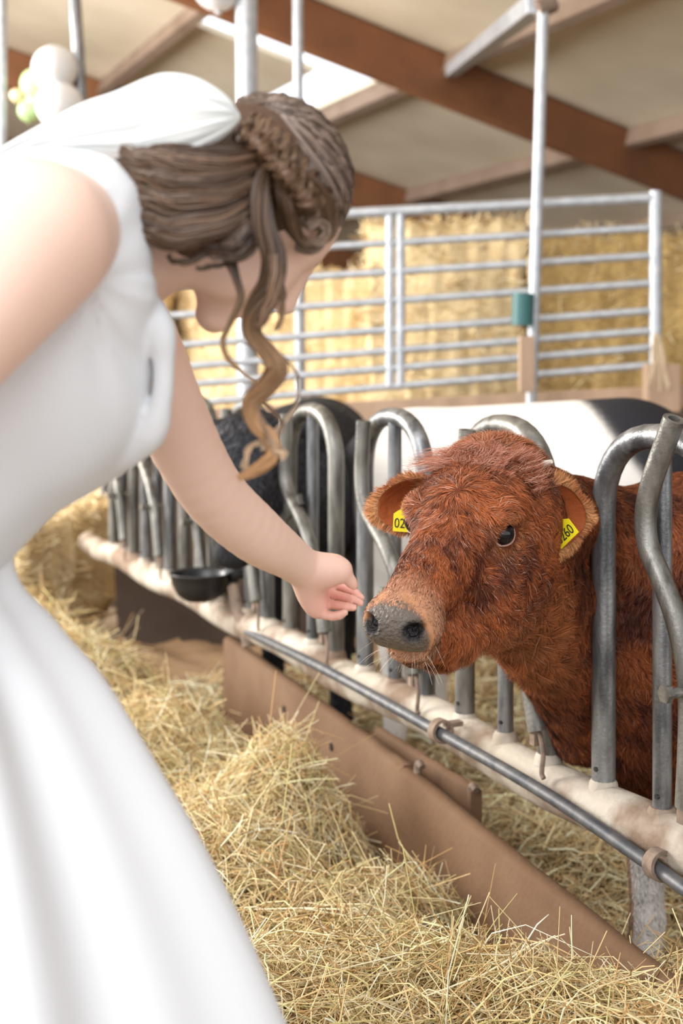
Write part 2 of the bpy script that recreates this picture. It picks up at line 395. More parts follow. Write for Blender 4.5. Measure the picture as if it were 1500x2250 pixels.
# ------------------------------------------------------------------ hay and straw
def hay_z(x, y):
    """height of the hay lying in the passage"""
    c = (x-P0[0])*NN[0]+(y-P0[1])*NN[1]; u = (x-P0[0])*D[0]+(y-P0[1])*D[1]
    z = .27+.10/(1+np.exp((u+.12)*9))+.03*np.sin(x*7.1+1)*np.cos(y*5.7)+.02*np.sin(x*15+y*11)
    z = z-.17*np.exp(-((c+.04)/.17)**2)/(1+np.exp(-(u-.05)*12))
    for (uu, cq, h, su, sc) in ((.92, -.25, .20, .17, .16), (.42, -.17, .12, .10, .13), (.60, -.5, .06, .2, .25), (1.5, -.42, .12, .25, .25), (.18, -.16, -.13, .09, .13),
                                (2.3, -.5, .14, .3, .35), (-.25, -.25, .03, .15, .2), (3.4, -.8, .2, .6, .5), (5.0, -.9, .25, .8, .7), (.1, -.7, .06, .2, .2), (1.2, -.9, .08, .3, .3), (.62, -.16, -.06, .09, .12)):
        z = z+h*np.exp(-((u-uu)/su)**2-((c-cq)/sc)**2)
    return z
def field(name, zf, u0, u1, c0, c1, h, m, label, kind='stuff', cat=None):
    us = np.arange(u0, u1+h, h); cc = np.arange(c0, c1+h, h); U_, C_ = np.meshgrid(us, cc, indexing='ij')
    X = P0[0]+D[0]*U_+NN[0]*C_; Y = P0[1]+D[1]*U_+NN[1]*C_; Z = zf(X, Y)
    v = np.stack([X, Y, Z], -1).reshape(-1, 3); n1, n2 = U_.shape; i = np.arange(n1*n2).reshape(n1, n2)
    f_ = np.stack([i[:-1, :-1], i[1:, :-1], i[1:, 1:], i[:-1, 1:]], -1).reshape(-1, 4)
    if name == 'pen_bedding': f_ = f_[(v[f_][:, :, 1] < 5.9).all(1)]
    o = mk(name, v, f_[:, ::-1], m); return meta(o, label, cat, None, kind)
def stalks(n, zf, usamp, csamp, L, W, lift, cols, tilt=.35):
    u = usamp(n); c = csamp(n); X = P0[0]+D[0]*u+NN[0]*c; Y = P0[1]+D[1]*u+NN[1]*c
    Z = zf(X, Y)+RNG.random(n)**1.6*lift
    th = RNG.uniform(0, 2*math.pi, n)+.6*wob(np.stack([X, Y, Z], 1), 9, 5); el = RNG.normal(0, tilt, n)
    e = .03; gx = (zf(X+e, Y)-zf(X-e, Y))/(2*e); gy = (zf(X, Y+e)-zf(X, Y-e))/(2*e)
    d = np.stack([np.cos(th), np.sin(th), gx*np.cos(th)+gy*np.sin(th)+el], 1); d = nrm(d)
    ln = RNG.uniform(*L, n)*np.exp(RNG.normal(0, .25, n)); K = 5; t = np.linspace(-.5, .5, K)
    P = np.stack([X, Y, Z], 1)[:, None]+d[:, None]*(t[None, :, None]*ln[:, None, None])
    bd = RNG.normal(0, .16, (n, 1, 3))*ln[:, None, None]; P = P+bd*(t[None, :, None]**2*4-.4)+RNG.normal(0, .05, (n, 1, 3))*ln[:, None, None]*np.sin(t*9)[None, :, None]
    wd = RNG.uniform(*W, n)[:, None]*(1-.45*np.abs(t)[None]*1.6)
    v, f_ = prisms(P, wd, nrm(RNG.normal(size=(n, 3))))
    cols = np.asarray(cols); ci = RNG.integers(0, len(cols), n); c_ = np.minimum(cols[ci]*RNG.uniform(.75, 1.32, (n, 1)), .95)
    return v, f_, np.repeat(c_, K*3, 0)
HAYC = [(.84,.66,.36), (.90,.76,.48), (.74,.53,.26), (.62,.54,.24), (.80,.60,.30), (.94,.84,.60), (.55,.34,.15), (.42,.25,.10), (.80,.66,.36), (.88,.72,.42)]
STRC = [(.84,.72,.44), (.90,.80,.55), (.74,.58,.32), (.62,.44,.22), (.50,.36,.20)]
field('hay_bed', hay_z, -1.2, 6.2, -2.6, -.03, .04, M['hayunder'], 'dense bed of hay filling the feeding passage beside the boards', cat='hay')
def tri(a, b):
    return lambda n: RNG.uniform(a, b, n)
parts = [stalks(26000, hay_z, tri(-.8, 1.4), tri(-1.2, -.01), (.06, .20), (.0009, .0019), .085, HAYC),
         stalks(12000, hay_z, tri(.8, 2.6), tri(-1.5, -.02), (.08, .24), (.0012, .0022), .085, HAYC),
         stalks(9000, hay_z, tri(2.4, 6.0), tri(-2.4, -.02), (.10, .32), (.002, .004), .08, HAYC),
         stalks(420, hay_z, tri(-.6, 1.6), tri(-.5, .0), (.10, .26), (.0010, .002), .09, HAYC, .9)]
off = 0; vv = []; ff = []; cc_ = []
for v, f_, c_ in parts: vv.append(v); ff.append(f_+off); cc_.append(c_); off += len(v)
meta(mk('loose_hay', np.concatenate(vv), np.concatenate(ff), M['hay'], None, False, np.concatenate(cc_)), 'loose pale yellow and green hay stalks heaped in the passage', 'hay', None, 'stuff')
def pen_z(x, y): return .15+.025*np.sin(x*6+y*2)*np.cos(y*5)+.015*np.sin(x*17+y*13)
field('pen_bedding', pen_z, -1.3, 7, .06, 5, .06, M['penfloor'], 'trodden brown straw bedding on the cattle pen floor', cat='bedding')
parts = [stalks(15000, pen_z, tri(-.9, 1.3), tri(.05, 1.3), (.05, .2), (.0015, .0034), .03, STRC, .15),
         stalks(5000, pen_z, tri(.8, 2.9), tri(.05, 1.9), (.08, .25), (.002, .005), .03, STRC, .12)]
off = 0; vv = []; ff = []; cc_ = []
for v, f_, c_ in parts: vv.append(v); ff.append(f_+off); cc_.append(c_); off += len(v)
meta(mk('loose_straw', np.concatenate(vv), np.concatenate(ff), M['hay'], None, False, np.concatenate(cc_)), 'flattened loose straw scattered behind the bottom rail', 'straw', None, 'stuff')
# ------------------------------------------------------------------ behind the pen: ledge, gate, bales, poles
TL, TR = at(330, 492, 6.3), at(1440, 434, 6.0); BL, BR = at(330, 893, 6.3), at(1440, 801, 6.0)
def gate():
    root = empty('livestock_gate', (BL+BR)/2, 'pale galvanised eight-bar livestock gate in front of the straw bales', 'gate')
    fr = [0, .18, .345, .51, .675, .795, .895, 1.0]
    for q in fr:
        a, b = TL+(BL-TL)*q, TR+(BR-TR)*q; m = MB(); r_ = .026 if q == 0 else .0185
        m.tube([a, b], r_, 14); m.build('rail', M['gate'], root)
    for q, r_, ov in ((1.0, .030, .03), (.4865, .022, 0), (.5075, .022, 0), (0, .03, .03)):
        a, b = TL+(TR-TL)*q, BL+(BR-BL)*q; m = MB(); m.tube([a+UP*ov, b-UP*ov], r_, 14); m.build('stile', M['gate'], root)
gate()
b = MB(); a_, c_ = at(250, 905, 6.3), at(1560, 838, 6.0); ax = nrm(c_-a_); yy = nrm(np.cross(UP, ax)); b.box((a_+c_)/2+yy*.02-UP*.06, (np.linalg.norm(c_-a_), .09, .10), [ax, yy, nrm(np.cross(ax, yy))])
meta(b.build('top_beam', M['woodpale'], None, False, .006), 'long brown wooden beam under the pale livestock gate', 'beam')
b = MB(); b.box((a_+c_)/2+yy*.02-UP*.72, (np.linalg.norm(c_-a_), .05, 1.2), [ax, yy, nrm(np.cross(ax, yy))])
meta(b.build('pen_wall', M['wall'], None, False), 'dark boarded pen wall below the wooden beam behind the cows', 'pen wall')
def post(name, p0, p1, r, m, label, cat='pole', n=18, parts=None):
    mb = MB(); mb.tube([p0, p1], r, n); return meta(mb.build(name, m), label, cat)
def up_to_roof(px, Y, px2=None, drop=.17):
    x = (px-750)/FOC*Y; c = x*NN[0]+Y*NN[1]; z = RZ-RS*c-drop; return np.array([((px2 or px)-750)/FOC*Y, Y, z])
q = at(548, 870, 6.75); q[2] = 0; post('steel_column', q, up_to_roof(539, 6.75), .058, M['gate'], 'thick galvanised steel column rising behind the woman\'s head')
q = at(663, 870, 6.7); q[2] = 0; post('steel_pole', q, up_to_roof(651, 6.7), .028, M['gate'], 'thin pale steel pole right of the thick column')
q = at(1149, 1000, 5.85); q[2] = 0.0
e = at(1193, 22, 5.85); sp = post('slanted_pole', q, e, .026, M['gate'], 'slanted galvanised pole behind the gate with a bracket at its top')
m = MB(); m.tube([e+np.array([-.03,0,.0]), e+np.array([.05,.02,.04])], .045, 12); m.build('bracket', M['rust'], sp)
m = MB(); m.tube([at(1149, 645, 5.8), at(1147, 715, 5.8)], .05, 12); m.build('pipe_sleeve', M['teal'], sp)
m = MB(); b1 = e+np.array([-.03, 0, .03]); b2 = rp(8.7, 4.95, -.14); m.box((b1+b2)/2, (np.linalg.norm(b2-b1), .09, .09), [nrm(b2-b1), nrm(np.cross(UP, nrm(b2-b1))), nrm(np.cross(nrm(b2-b1), np.cross(UP, nrm(b2-b1))))])
meta(m.build('tie_bar', M['gate'], None, False, .005), 'pale steel tie bar from the roof timber to the slanted pole', 'tie bar')
q = at(250, 500, 7.5); q[2] = 0; post('leaning_pole', q, up_to_roof(140, 7.5), .038, M['galv'], 'dark shiny steel pole beside the white balloons')
q = at(4, 500, 7.5); q[2] = 0; post('edge_pole', q, up_to_roof(2, 7.5), .034, M['gate'], 'steel pole at the far left edge of the view')
def stub(name, px, p0, p1, Y, w_, label):
    m = MB(); a, b = at(px, p0, Y), at(px, p1, Y); m.box((a+b)/2, (w_, w_*.8, abs(a[2]-b[2])), None); return meta(m.build(name, M['woodpale'], None, False, .004), label, 'post')
stub('wooden_stub', 1156, 738, 862, 5.75, .066, 'pale wooden stub post in front of the middle of the gate')
stub('wooden_post', 1452, 800, 905, 5.95, .15, 'brown wooden post below the right end of the gate')
def twine(name, pts, r, n, label):
    m = MB(); pts = [np.asarray(p) for p in pts]
    for i in range(n):
        o_ = RNG.normal(0, r, 3)*np.array([1, .6, .4]); m.tube(spline([p+o_*(.25+.75*k/(len(pts)-1))*RNG.uniform(.7, 1.3) for k, p in enumerate(pts)], 4), .0045, 6)
    return meta(m.build(name, M['twine']), label, 'twine')
twine('twine_tassel', [at(1443, 735, 5.9), at(1448, 770, 5.9), at(1450, 810, 5.9), at(1452, 855, 5.9)], .028, 26, 'frayed bunch of pale twine tied at the gate\'s right end')
twine('twine_knot', [at(1172, 455, 5.9), at(1160, 480, 5.9), at(1175, 520, 5.9), at(1165, 585, 5.88), at(1168, 640, 5.88), at(1162, 690, 5.88)], .012, 9, 'pale twine hanging from the gate top beside the slanted pole')

def bale(cx, cy, z0, L, Wd, Hh, rot, label, seed=0):
    """straw bale: box with bulging strings, flakes as ridges"""
    r = np.random.default_rng(seed); n = (max(12, int(L/.045)), max(10, int(Wd/.06)), max(10, int(Hh/.06))); v = []; f_ = []
    R_ = np.array([[math.cos(rot), -math.sin(rot), 0], [math.sin(rot), math.cos(rot), 0], [0, 0, 1]])
    def face(o, a, b, na, nb):
        base = len(v)
        for i in range(na+1):
            for j in range(nb+1):
                v.append(o+a*i/na+b*j/nb)
        for i in range(na):
            for j in range(nb): f_.append((base+i*(nb+1)+j, base+(i+1)*(nb+1)+j, base+(i+1)*(nb+1)+j+1, base+i*(nb+1)+j+1))
    x, y, z = np.array([1., 0, 0]), np.array([0, 1., 0]), np.array([0, 0, 1.])
    for s_ in (-1, 1):
        face(z*s_-x-y, x*2, y*2, n[0], n[1]); face(y*s_-x-z, x*2, z*2, n[0], n[2]); face(x*s_-y-z, y*2, z*2, n[1], n[2])
    V = np.array(v); h2 = np.array([L, Wd, Hh])/2; Q = V*h2
    rd = .09; inner = h2-rd; dlt = Q-np.clip(Q, -inner, inner); Q = np.clip(Q, -inner, inner)+nrm(dlt)*rd
    fl = .022*np.sin(Q[:, :1]*52+r.uniform(0, 6))+.02*wob(Q, 14, seed)[:, None]+.035*wob(Q, 4, seed+9)[:, None]
    st_ = -.03*np.exp(-((np.abs(((Q[:, 1:2]/h2[1]*2.5+.5) % 1)-.5))/.12)**2)
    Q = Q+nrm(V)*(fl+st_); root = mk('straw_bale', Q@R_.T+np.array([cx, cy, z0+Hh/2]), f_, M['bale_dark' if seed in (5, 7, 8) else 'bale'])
    meta(root, label, 'straw bale', 'straw bales stacked behind the gate')
    bv = root.data; N_ = 2600; i = r.integers(0, len(Q), N_); Pt = (Q@R_.T+np.array([cx, cy, z0+Hh/2]))[i]+r.normal(0, .02, (N_, 3)); d = nrm(r.normal(size=(N_, 3))*[1, 1, .8]); ln = r.uniform(.06, .16, N_)
    t = np.linspace(-.5, .5, 3); P = Pt[:, None]+d[:, None]*(t[None, :, None]*ln[:, None, None])
    vv_, ff_ = prisms(P, np.full((N_, 3), .0035), nrm(r.normal(size=(N_, 3)))); cc = np.asarray(STRC+HAYC[:3])[r.integers(0, 8, N_)]
    o = mk('straw_ends', vv_, ff_, M['hay'], root, False, np.repeat(cc, 9, 0)); o['kind'] = 'stuff'
    return root
YW = -.12
bale(-.75, 8.95, 0, 2.4, 1.1, .98, YW, 'lower left straw bale under the ledge behind the gate', 1)
bale(-.12, 9.0, .99, 1.9, 1.0, 1.08, YW, 'pale straw bale in the upper row, left of the tallest bale', 2)
bale(-2.12, 9.1, .99, 2.0, 1.0, 1.02, YW, 'pale straw bale at the far left of the upper row behind the lock of hair', 3)
bale(-3.0, 9.05, 0, 1.9, 1.1, .98, YW, 'straw bale on the floor beneath the far left end of the upper row', 10)
bale(.665, 7.80, 1.0, .93, 1.0, 1.26, YW, 'tallest pale straw bale with ribbed flakes in the middle behind the gate', 4)
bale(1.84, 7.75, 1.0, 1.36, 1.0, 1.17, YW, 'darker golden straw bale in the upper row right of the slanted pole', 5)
bale(1.62, 7.95, 0, 3.0, 1.3, .99, YW, 'long lower straw bale carrying the tallest bale', 6)
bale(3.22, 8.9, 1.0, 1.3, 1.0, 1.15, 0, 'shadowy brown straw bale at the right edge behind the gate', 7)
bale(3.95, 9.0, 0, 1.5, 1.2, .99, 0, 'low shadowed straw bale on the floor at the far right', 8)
b_ = bale(-1.62, 6.35, .12, 1.0, .62, .58, 1.3, 'golden straw bale lying in the passage beyond the loose hay', 9); b_['group'] = 'bales in the passage'; del b_['group']

# ------------------------------------------------------------------ balloons and bowl
def balloon(px, py, Y, r_px, m, label, sq=1.12, tilt=0):
    c = at(px, py, Y); r_ = r_px/FOC*Y; v = []; f_ = []; n1, n2 = 28, 20; kn = MB()
    for i in range(n2+1):
        th = math.pi*i/n2; zz = -math.cos(th); rr = math.sin(th)*(1-.10*max(0, -zz)**2)
        for j in range(n1): a = 2*math.pi*j/n1; v.append(c+np.array([rr*math.cos(a), rr*math.sin(a), zz*sq if zz > 0 else zz*sq*1.08])*r_)
    for i in range(n2):
        for j in range(n1): f_.append((i*n1+j, i*n1+(j+1) % n1, (i+1)*n1+(j+1) % n1, (i+1)*n1+j))
    o = mk('balloon', v, f_, m); kn.tube([c-UP*r_*sq*1.05, c-UP*r_*sq*1.2], [r_*.05, r_*.13], 8); kn.build('knot', m, o)
    return meta(o, label, 'balloon', 'balloon bunch under the roof')
balloon(120, 150, 7.40, 50, M['balloon'], 'white round balloon, upper of the two beside the dark pole', 1.0)
balloon(131, 232, 7.36, 52, M['balloon'], 'white round balloon touching the white head bow', 1.0)
balloon(78, 186, 7.52, 34, M['green'], 'upper green balloon half behind the upper white balloon', 1.05)
balloon(82, 225, 7.55, 32, M['green'], 'middle green balloon tucked between the white balloons', 1.0)
balloon(62, 243, 7.52, 24, M['green'], 'lowest small green balloon at the bunch\'s bottom left', 1.0)
balloon(36, 210, 7.5, 15, M['gold'], 'tiny cream balloon left of the green balloons', 1.0)
balloon(478, -42, 6.74, 62, M['balloon'], 'white balloon cut off by the top edge of the view', 1.0)
bc = at(440, 1262, 4.15); v = []; f_ = []; n = 32
prof = [(.0, -.085), (.05, -.083), (.075, -.065), (.092, -.03), (.098, .0), (.104, .004), (.100, .008), (.092, .0), (.085, -.03), (.065, -.06), (.0, -.07)]
for (r_, z) in prof:
    for j in range(n): a = 2*math.pi*j/n; v.append(bc+np.array([r_*math.cos(a), r_*math.sin(a), z]))
for i in range(len(prof)-1):
    for j in range(n): f_.append((i*n+j, i*n+(j+1) % n, (i+1)*n+(j+1) % n, (i+1)*n+j))
bowl = meta(mk('water_bowl', v, f_, M['black']), 'round black plastic drinking bowl fixed to the barrier', 'water bowl')
m = MB(); m.tube(spline([bc+np.array([.095, 0, -.01]), bc+np.array([.14, .02, .0]), bc+np.array([.19, .06, -.03])], 4), .018, 10); m.build('feed_pipe', M['black'], bowl)
m = MB(); m.tube(spline([at(515, 1290, 4.1), at(524, 1340, 4.05), at(540, 1375, 4.0), at(548, 1420, 3.98)], 4), .024, 10); meta(m.build('rod_hinge', M['rust']), 'dark iron hinge holding the far end of the pivot rod', 'hinge')
# ------------------------------------------------------------------ cattle
def frame(fwd, up):
    F_ = nrm(fwd); R_ = nrm(np.cross(F_, up)); U_ = np.cross(R_, F_); return np.stack([R_, F_, U_], 1)   # columns: right, forward, up
def fur(name, parent, pts, nor, flow, length, width, cols, lift=.35, K=5, curl=.25, grav=.25, seed=1):
    """tapered hairs: pts roots, flow preferred direction, cols (N,3)"""
    r = np.random.default_rng(seed); n = len(pts)
    T = flow-nor*np.sum(flow*nor, 1, keepdims=True); T = nrm(T+1e-6)
    B = np.cross(nor, T); a = curl*(wob(pts, 38, seed)+.8*wob(pts, 90, seed+1))+r.normal(0, .16, n)
    T = T*np.cos(a)[:, None]+B*np.sin(a)[:, None]
    lf = np.clip(lift+.22*wob(pts, 55, seed+2)+r.normal(0, .08, n), .16, 1.2)[:, None]
    d = nrm(T+nor*lf); t = np.linspace(0, 1, K)[None, :, None]; L = (length*r.uniform(.6, 1.15, n))[:, None, None]
    bend = nrm(T*1.0+B*(r.normal(0, .35, n)+.5*wob(pts, 60, seed+3))[:, None]-nor*.02+np.array([0, 0, -1.])*grav)
    P = (pts-nor*.0006)[:, None]+L*(d[:, None]*t+ (bend-d)[:, None]*t**2*.55)
    W = width*r.uniform(.7, 1.3, n)[:, None]*np.array([1, .95, .8, .55, .12])[None, :K] if K == 5 else width*np.linspace(1, .15, K)[None]*np.ones((n, 1))
    W = np.broadcast_to(W, (n, K))
    side = nrm(np.cross(d, nor)+r.normal(0, .25, (n, 3)))
    v, f_ = ribbons(P, W, side)
    nn = nrm(nor[:, None]*.6+r.normal(0, .30, (n, 1, 3))+np.zeros((1, K, 1)))
    nv = np.repeat(nn[:, :, None], 2, 2).reshape(-1, 3)
    sh = np.linspace(.62, 1.18, K)[None, :, None]; cc = cols[:, None]*sh  # darker roots: part coat colour, part shading put into the strand colour
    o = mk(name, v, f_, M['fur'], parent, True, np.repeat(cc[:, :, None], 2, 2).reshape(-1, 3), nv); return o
def mixc(a, b, t): t = np.clip(t, 0, 1)[:, None]; return np.asarray(a)*(1-t)+np.asarray(b)*t

def calf():
    root = empty('calf', fp(.1, .25, .15), 'shaggy red brown calf with yellow ear tags poking its head through the barrier', 'calf')
    HO = at(1044, 1144, 2.12)
    Fv = nrm(np.array([-.50, -.81, -.32])); Rm = frame(Fv, nrm(np.array([.10, .05, 1.])))
    # Rm columns: right (animal), forward, up ; animal faces us so its left side is at the image right
    h = lambda x, y, z: HO+Rm@np.array([x, y, z])
    s = SD()
    s.ell(h(0, -.04, -.01), (.102, .110, .090), Rm, .02); s.ell(h(0, .02, .022), (.088, .085, .058), Rm, .03)
    s.ell(h(0, -.095, .05), (.07, .045, .05), Rm, .03)
    for q in (-1, 1):
        s.ell(h(q*.056, .015, -.085), (.053, .115, .10), Rm, .03)
        s.ell(h(q*.072, .050, .040), (.026, .034, .022), Rm, .02)
        s.ell(h(q*.033, .275, -.045), (.027, .035, .032), Rm, .02)
    s.cone(h(0, .03, .0), h(0, .225, -.024), .070, .046, .03)
    s.cone(h(0, .0, -.150), h(0, .15, -.125), .062, .050, .03); s.cone(h(0, .13, -.12), h(0, .240, -.103), .045, .031, .03)
    s.ell(h(0, .268, -.046), (.055, .045, .042), Rm, .02)
    s.ell(h(0, .252, -.095), (.037, .036, .022), Rm, .012)
    s.ell(h(0, .305, -.084), (.070, .045, .0045), Rm, .006, True)      # mouth line
    for q in (-1, 1):
        s.ell(h(q*.034, .310, -.036), (.0115, .022, .0115), Rm, .005, True)
        s.ell(h(q*.045, .300, -.031), (.012, .012, .006), Rm, .005, True)
        s.ell(h(q*.096, .068, .018), (.016, .022, .016), Rm, .010, True)
    G = lambda px, py, Y: at(px, py, Y)
    s.cone(h(0, -.07, -.01), G(1266, 1145, 2.45), .10, .078, .05); s.cone(h(0, -.05, -.09), G(1262, 1340, 2.45), .085, .078, .05)
    s.cone(h(0, -.03, -.15), G(1258, 1500, 2.45), .05, .070, .06); s.cone(G(1230, 1440, 2.40), G(1275, 1610, 2.50), .05, .058, .05)
    s.cone(G(1264, 1150, 2.46), fp(.10, .28, 1.02), .078, .13, .04); s.cone(G(1262, 1340, 2.46), fp(.10, .26, .85), .078, .16, .04)
    b0 = G(1300, 1250, 2.55)
    s.ell(fp(.09, .31, .90), (.20, .22, .26), np.stack([D, NN, UP], 1), .08)
    s.cone(fp(.08, .32, .94), fp(.0, 1.0, .92), .235, .26, .08); s.cone(fp(.08, .25, .83), fp(.05, .9, .76), .20, .23, .08)
    s.ell(fp(.09, .20, .76), (.15, .14, .22), np.stack([D, NN, UP], 1), .06)
    for (so, co, top) in ((-.06, .27, .80), (.19, .25, .80), (-.13, 1.12, .85), (.16, 1.16, .85)):
        a_ = fp(so, co, top); kn = fp(so, co-.01 if co < .5 else co+.03, .47); an = fp(so, co+.0, .27); ft = fp(so, co-.015, .165)
        s.cone(a_, kn, .085 if co < .5 else .11, .040, .05); s.cone(kn, an, .041, .032, .02); s.cone(an, ft, .033, .040, .02)
    v, F_ = nets(s, (HO[0]-.25, 1.72, .10), (1.75, 3.15, 1.33), .0065)
    N_ = vnorm(v, F_)
    if np.mean(np.sum((v-HO)*N_, 1)[np.linalg.norm(v-HO, axis=1) < .12]) < 0: F_ = F_[:, ::-1]; N_ = -N_
    L = (v-HO)@Rm
    headm = lambda L: 1/(1+np.exp(-(L[:, 1]+.10)*40))
    base = np.tile([.11, .025, .009], (len(v), 1)).astype(float)  # dark hide under the fur: shade of the gaps put into the colour
    lowleg = (v[:, 2] < .50)&(v[:, 1] > 2.2); lw = np.clip((.50-v[:, 2])/.06, 0, 1)*lowleg
    base = mixc(base, [.78, .74, .70], lw*(1/(1+np.exp(((v-P0)@D-.19)*90))))
    base = mixc(base, [.30, .17, .10], lw*(1/(1+np.exp(-((v-P0)@D-.19)*90))))
    # naked nose pad
    pad = (L[:, 1] > .285)&(L[:, 2] < -.008)&(L[:, 2] > -.083)
    padw = 1/(1+np.exp(-(L[:, 1]-.287+(np.abs(L[:, 0])-.03)*-.35-np.maximum(0, -.07-L[:, 2])*.5)*600))*(L[:, 2] > -.084)
    lipw = 1/(1+np.exp(-(L[:, 1]-.255)*200))*(1-padw)
    base = mixc(base, [.50, .24, .12], lipw); base = mixc(base, [.125, .098, .078], padw); ns_ = np.min([np.linalg.norm((L-[q*.034, .306, -.036])/[.014, .024, .013], axis=1) for q in (-1, 1)], 0); base = mixc(base, [.008, .006, .006], np.clip((1.45-ns_)*2, 0, 1))  # nostrils darkened in the colour, standing in for depth and shade
    body = mk('body', v, F_, M['calfskin'], root, True, base)
    body.data.materials.append(M['nose'])
    pf = padw[F_].mean(1) > .5; mi = np.zeros(len(F_), np.int32); mi[pf] = 1; body.data.polygons.foreach_set('material_index', mi)
    # eyes
    for q in (-1, 1):
        c = h(q*.077, .064, .017); n1, n2 = 24, 14; vv = []; ff = []
        for i in range(n2+1):
            th = math.pi*i/n2
            for j in range(n1): a = 2*math.pi*j/n1; vv.append(c+.0195*np.array([math.sin(th)*math.cos(a), math.sin(th)*math.sin(a), math.cos(th)]))
        for i in range(n2):
            for j in range(n1): ff.append((i*n1+j, i*n1+(j+1) % n1, (i+1)*n1+(j+1) % n1, (i+1)*n1+j))
        e = mk('eye', vv, ff, M['eye'], root)
        ne = nrm(np.array([q*.86, .48, .10])); ey = nrm(np.array([-q*.45, .86, -.22])); ey = nrm(ey-ne*(ey@ne)); ez = np.cross(ne, ey); ez = ez*np.sign(ez[2])
        for up_ in (1, -1):
            lid = MB(); ring = []
            for j in range(17):
                a = math.pi*j/16; al = 1.20*abs(math.cos(a))**1.5+(.80 if up_ > 0 else .86)*(1-abs(math.cos(a))**1.5); al += .12*(math.cos(a) > .6)
                dv = math.cos(a)*ey+up_*math.sin(a)*ez; dv = nrm(dv); ring.append(c+Rm@((ne*math.cos(al)+dv*math.sin(al))*.0205))
            lid.tube(ring, [.0009+.0007*math.sin(math.pi*j/16)+(.0016 if j < 4 and up_ < 0 else 0) for j in range(17)], 8, False); lid.build('eyelid', M['rim'] if up_ < 0 else M['lidup'], e)
    # horn buds
    for q in (-1, 1):
        m = MB(); m.tube(spline([h(q*.060, -.095, .055), h(q*.082, -.098, .068), h(q*.104, -.092, .080)], 5), list(np.linspace(.012, .0035, 11)), 12); m.build('horn', M['horn'], root)
    # ears: cupped leaves
    ears = []
    for q in (-1, 1):
        # q=-1: image right (animal left = -right)
        b = h(q*.084, -.060, -.004) if q > 0 else h(q*.086, -.058, -.012); T = nrm(np.array([.86, .42, .06])) if q < 0 else nrm(np.array([-.97, .12, -.02])); 
        face_ = nrm(np.array([.25 if q < 0 else -.1, -.9, -.12])); face_ = nrm(face_-T*np.dot(face_, T)); wv = np.cross(T, face_); wv = wv*(1 if wv[2] > 0 else -1)
        Lr, n1, n2 = (.102 if q < 0 else .118), 26, 18; vv = []; ff = []
        for side_ in (0, 1):
            for i in range(n1+1):
                t = i/n1; wd = (.056 if q < 0 else .040)*math.sin(math.pi*min(1, (t*.80+.20)))**.62*(1 if t < 1 else .02)
                if t > .93: wd *= math.sqrt(max(0, 1-((t-.93)/.07)**2))*.6+.4 if t < 1 else 1
                for j in range(n2+1):
                    u = j/n2*2-1; cup = (1-u*u)*.030*math.sin(math.pi*min(1, t*.9+.1))
                    vv.append(b+T*Lr*t+wv*wd*u-face_*(cup+side_*.006*(1-u**4)*(1-t**6))-UP*.010*t*t+UP*(.012*u*t if q > 0 else 0))
        W_ = (n2+1); off_ = (n1+1)*W_
        for i in range(n1):
            for j in range(n2):
                k_ = i*W_+j; ff.append((k_, k_+1, k_+W_+1, k_+W_)); ff.append((off_+k_, off_+k_+W_, off_+k_+W_+1, off_+k_+1))
        for j in range(n2): k_ = n1*W_+j; ff.append((k_, k_+1, off_+k_+1, off_+k_))
        for i in range(n1):
            k_ = i*W_; ff.append((k_, k_+W_, off_+k_+W_, off_+k_)); k_ = i*W_+n2; ff.append((k_, off_+k_, off_+k_+W_, k_+W_))
        vv = np.array(vv); e = mk('ear', vv, ff, M['calfskin'], root, True, np.tile([.30, .075, .022], (len(vv), 1)))
        g1 = np.array(ff); n_f = len(g1); rr = np.random.default_rng(5+q); idx = rr.integers(0, n_f, 16000); a, b2 = rr.random((2, len(idx), 1)); qd = vv[g1[idx]]
        p = (qd[:, 0]*(1-a)+qd[:, 1]*a)*(1-b2)+(qd[:, 3]*(1-a)+qd[:, 2]*a)*b2
        nf = nrm(np.cross(qd[:, 2]-qd[:, 0], qd[:, 3]-qd[:, 1])); cen = b+T*Lr*.5-face_*.02
        out = np.sign(np.sum(nf*(-face_), 1)); front = (idx % 2 == 0); nf = np.where(front[:, None], face_, -face_)*1.0
        tl = ((p-b)@T)/Lr; wl_ = ((p-b)@wv)/.055; edge = np.clip((np.abs(wl_)-.6)/.4, 0, 1)+np.clip((tl-.85)/.15, 0, 1)
        fl = T[None]*1.0+wv[None]*(wl_*1.1)[:, None]; ln = np.where(front, .010+.026*np.clip(.50-tl, 0, 1)*1.6, .016)+.012*np.clip(edge, 0, 1)
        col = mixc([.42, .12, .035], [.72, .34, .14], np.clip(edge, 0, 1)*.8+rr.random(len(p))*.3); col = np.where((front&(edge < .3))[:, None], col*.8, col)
        fur('ear_hair', e, p, nf, fl, ln, .00045, col*rr.uniform(.7, 1.25, (len(p), 1)), .35, 5, .3, .1, 11+q)
        # yellow tag pierced through the ear with its number
        if q < 0: tx = nrm(np.array([.50, -.45, .62])); td = nrm(np.array([-.1, .1, -1])); w1, h1 = .046, .034; tc = b+T*.046-wv*.026+face_*.012
        else: tx = nrm(np.array([1, -.18, -.06])); td = nrm(np.array([-.06, .05, -1])); w1, h1 = .042, .036; tc = b+T*.070-wv*.030+face_*.014
        ty = nrm(-td+tx*np.dot(td, tx)); tn = np.cross(tx, ty); tn = tn if tn[1] < 0 else -tn
        ty = np.cross(tn, tx)
        tg = MB(); shp = [(-.5, -.5), (.5, -.5), (.5, .35), (.22, .6), (.12, 1.0), (-.12, 1.0), (-.22, .6), (-.5, .35)]
        vv2 = [tc+tx*x*w1+ty*y*h1+tn*z for z in (-.0009, .0009) for x, y in shp]; n8 = 8
